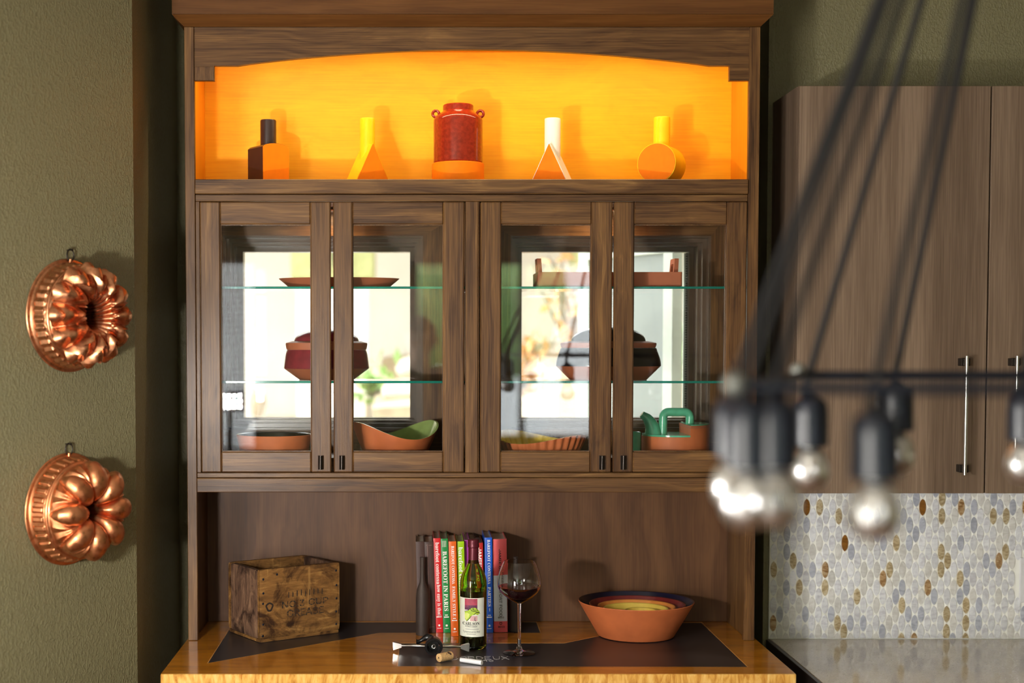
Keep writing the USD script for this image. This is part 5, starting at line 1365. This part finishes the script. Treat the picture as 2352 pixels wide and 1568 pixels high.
per = thing('person', 'standing person in a dark shirt behind the camera, mirrored in the glass door', 'person', (0.03, -0.62, 0.0))
bones = []
bones += [m3.Manifold.hull_points(np.vstack([ball((0, 0, 1.79), 0.093), ball((0, 0.015, 1.75), 0.083), ball((0, 0.045, 1.69), 0.050), ball((0, -0.02, 1.78), 0.095)]))]
bones += chain([((0, 0.095, 1.765), 0.010), ((0, 0.108, 1.735), 0.014), ((0, 0.085, 1.725), 0.014)])
bones += chain([((0, -0.01, 1.72), 0.060), ((0, -0.015, 1.58), 0.062)])
bones += [m3.Manifold.hull_points(np.vstack([ball((s * 0.155, -0.01, 1.52), 0.062) for s in (-1, 1)] + [ball((s * 0.11, 0, 1.25), 0.10) for s in (-1, 1)]))]
bones += [m3.Manifold.hull_points(np.vstack([ball((s * 0.11, 0, 1.25), 0.10) for s in (-1, 1)] + [ball((s * 0.095, 0, 1.0), 0.105) for s in (-1, 1)]))]
for pts in sides([((0.10, 0, 1.0), 0.10), ((0.11, 0.005, 0.54), 0.064), ((0.115, -0.01, 0.36), 0.060), ((0.12, -0.02, 0.10), 0.042)]):
    bones += chain(pts)
for pts in sides([((0.12, -0.03, 0.05), 0.046), ((0.13, 0.15, 0.035), 0.034)]):
    bones += chain(pts)
for pts in sides([((0.185, -0.01, 1.53), 0.056), ((0.235, -0.02, 1.22), 0.044), ((0.245, 0.05, 0.97), 0.031)]):
    bones += chain(pts)
for pts in sides([((0.245, 0.055, 0.95), 0.030), ((0.245, 0.075, 0.88), 0.036)]):
    bones += chain(pts)
for k, (dy, L) in enumerate(((-0.026, 0.062), (-0.009, 0.074), (0.009, 0.080), (0.026, 0.072))):
    for pts in sides([((0.245, 0.075 + dy, 0.87), 0.0095), ((0.243, 0.079 + dy * 1.1, 0.855 - L * 0.5), 0.009), ((0.233, 0.078 + dy * 1.1, 0.850 - L), 0.0078)]):
        bones += chain(pts)
for pts in sides([((0.243, 0.095, 0.925), 0.013), ((0.236, 0.125, 0.895), 0.011), ((0.232, 0.132, 0.865), 0.009)]):
    bones += chain(pts)
for pts in sides([((0.093, -0.005, 1.785), 0.012), ((0.096, -0.012, 1.745), 0.011)]):
    bones += chain(pts)
obj('body', flesh(bones), simple('skin', srgb(206, 160, 132), 0.55, var=0.04), per, True)
dark_cloth = simple('dark_shirt_cloth', srgb(52, 44, 46), 0.9)
shirt = [m3.Manifold.hull_points(np.vstack([ball((s * 0.155, -0.01, 1.525), 0.074) for s in (-1, 1)] + [ball((s * 0.11, 0, 1.25), 0.114) for s in (-1, 1)])),
         m3.Manifold.hull_points(np.vstack([ball((s * 0.11, 0, 1.25), 0.114) for s in (-1, 1)] + [ball((s * 0.098, 0, 1.06), 0.118) for s in (-1, 1)]))]
for pts in sides([((0.185, -0.01, 1.53), 0.068), ((0.235, -0.02, 1.22), 0.055), ((0.244, 0.04, 1.01), 0.043)]):
    shirt += chain(pts)
obj('shirt', flesh(shirt, 0.02, 8), dark_cloth, per, True, 'dark long sleeved shirt')
legs = [m3.Manifold.hull_points(np.vstack([ball((s * 0.098, 0, 1.03), 0.110) for s in (-1, 1)]))]
for pts in sides([((0.10, 0, 1.0), 0.111), ((0.112, 0.005, 0.54), 0.078), ((0.118, -0.012, 0.13), 0.062)]):
    legs += chain(pts)
obj('trousers', flesh(legs, 0.02, 8), simple('dark_trouser_cloth', srgb(44, 46, 58), 0.9), per, True, 'dark trousers')
obj('hair', flesh([m3.Manifold.hull_points(np.vstack([ball((0, -0.022, 1.802), 0.098), ball((0, -0.035, 1.75), 0.092), ball((0, 0.03, 1.835), 0.07)]))], 0.02, 4), simple('dark_hair', srgb(40, 30, 26), 0.7), per, True, 'short dark hair')
for s in (-1, 1):
    obj('eye', move(trimesh.creation.icosphere(2, 0.011), (s * 0.032, 0.083, 1.772)), white_glaze, per, True)
    obj('shoe', flesh(chain([((s * 0.12, -0.035, 0.056), 0.056), ((s * 0.13, 0.155, 0.046), 0.0455)]), 0.02, 3), leather, per, True)
obj('mouth', tube([(-0.022, 0.083, 1.695), (0, 0.090, 1.693), (0.022, 0.083, 1.695)], 0.005, 8), simple('lips', srgb(166, 96, 88), 0.5), per, True)
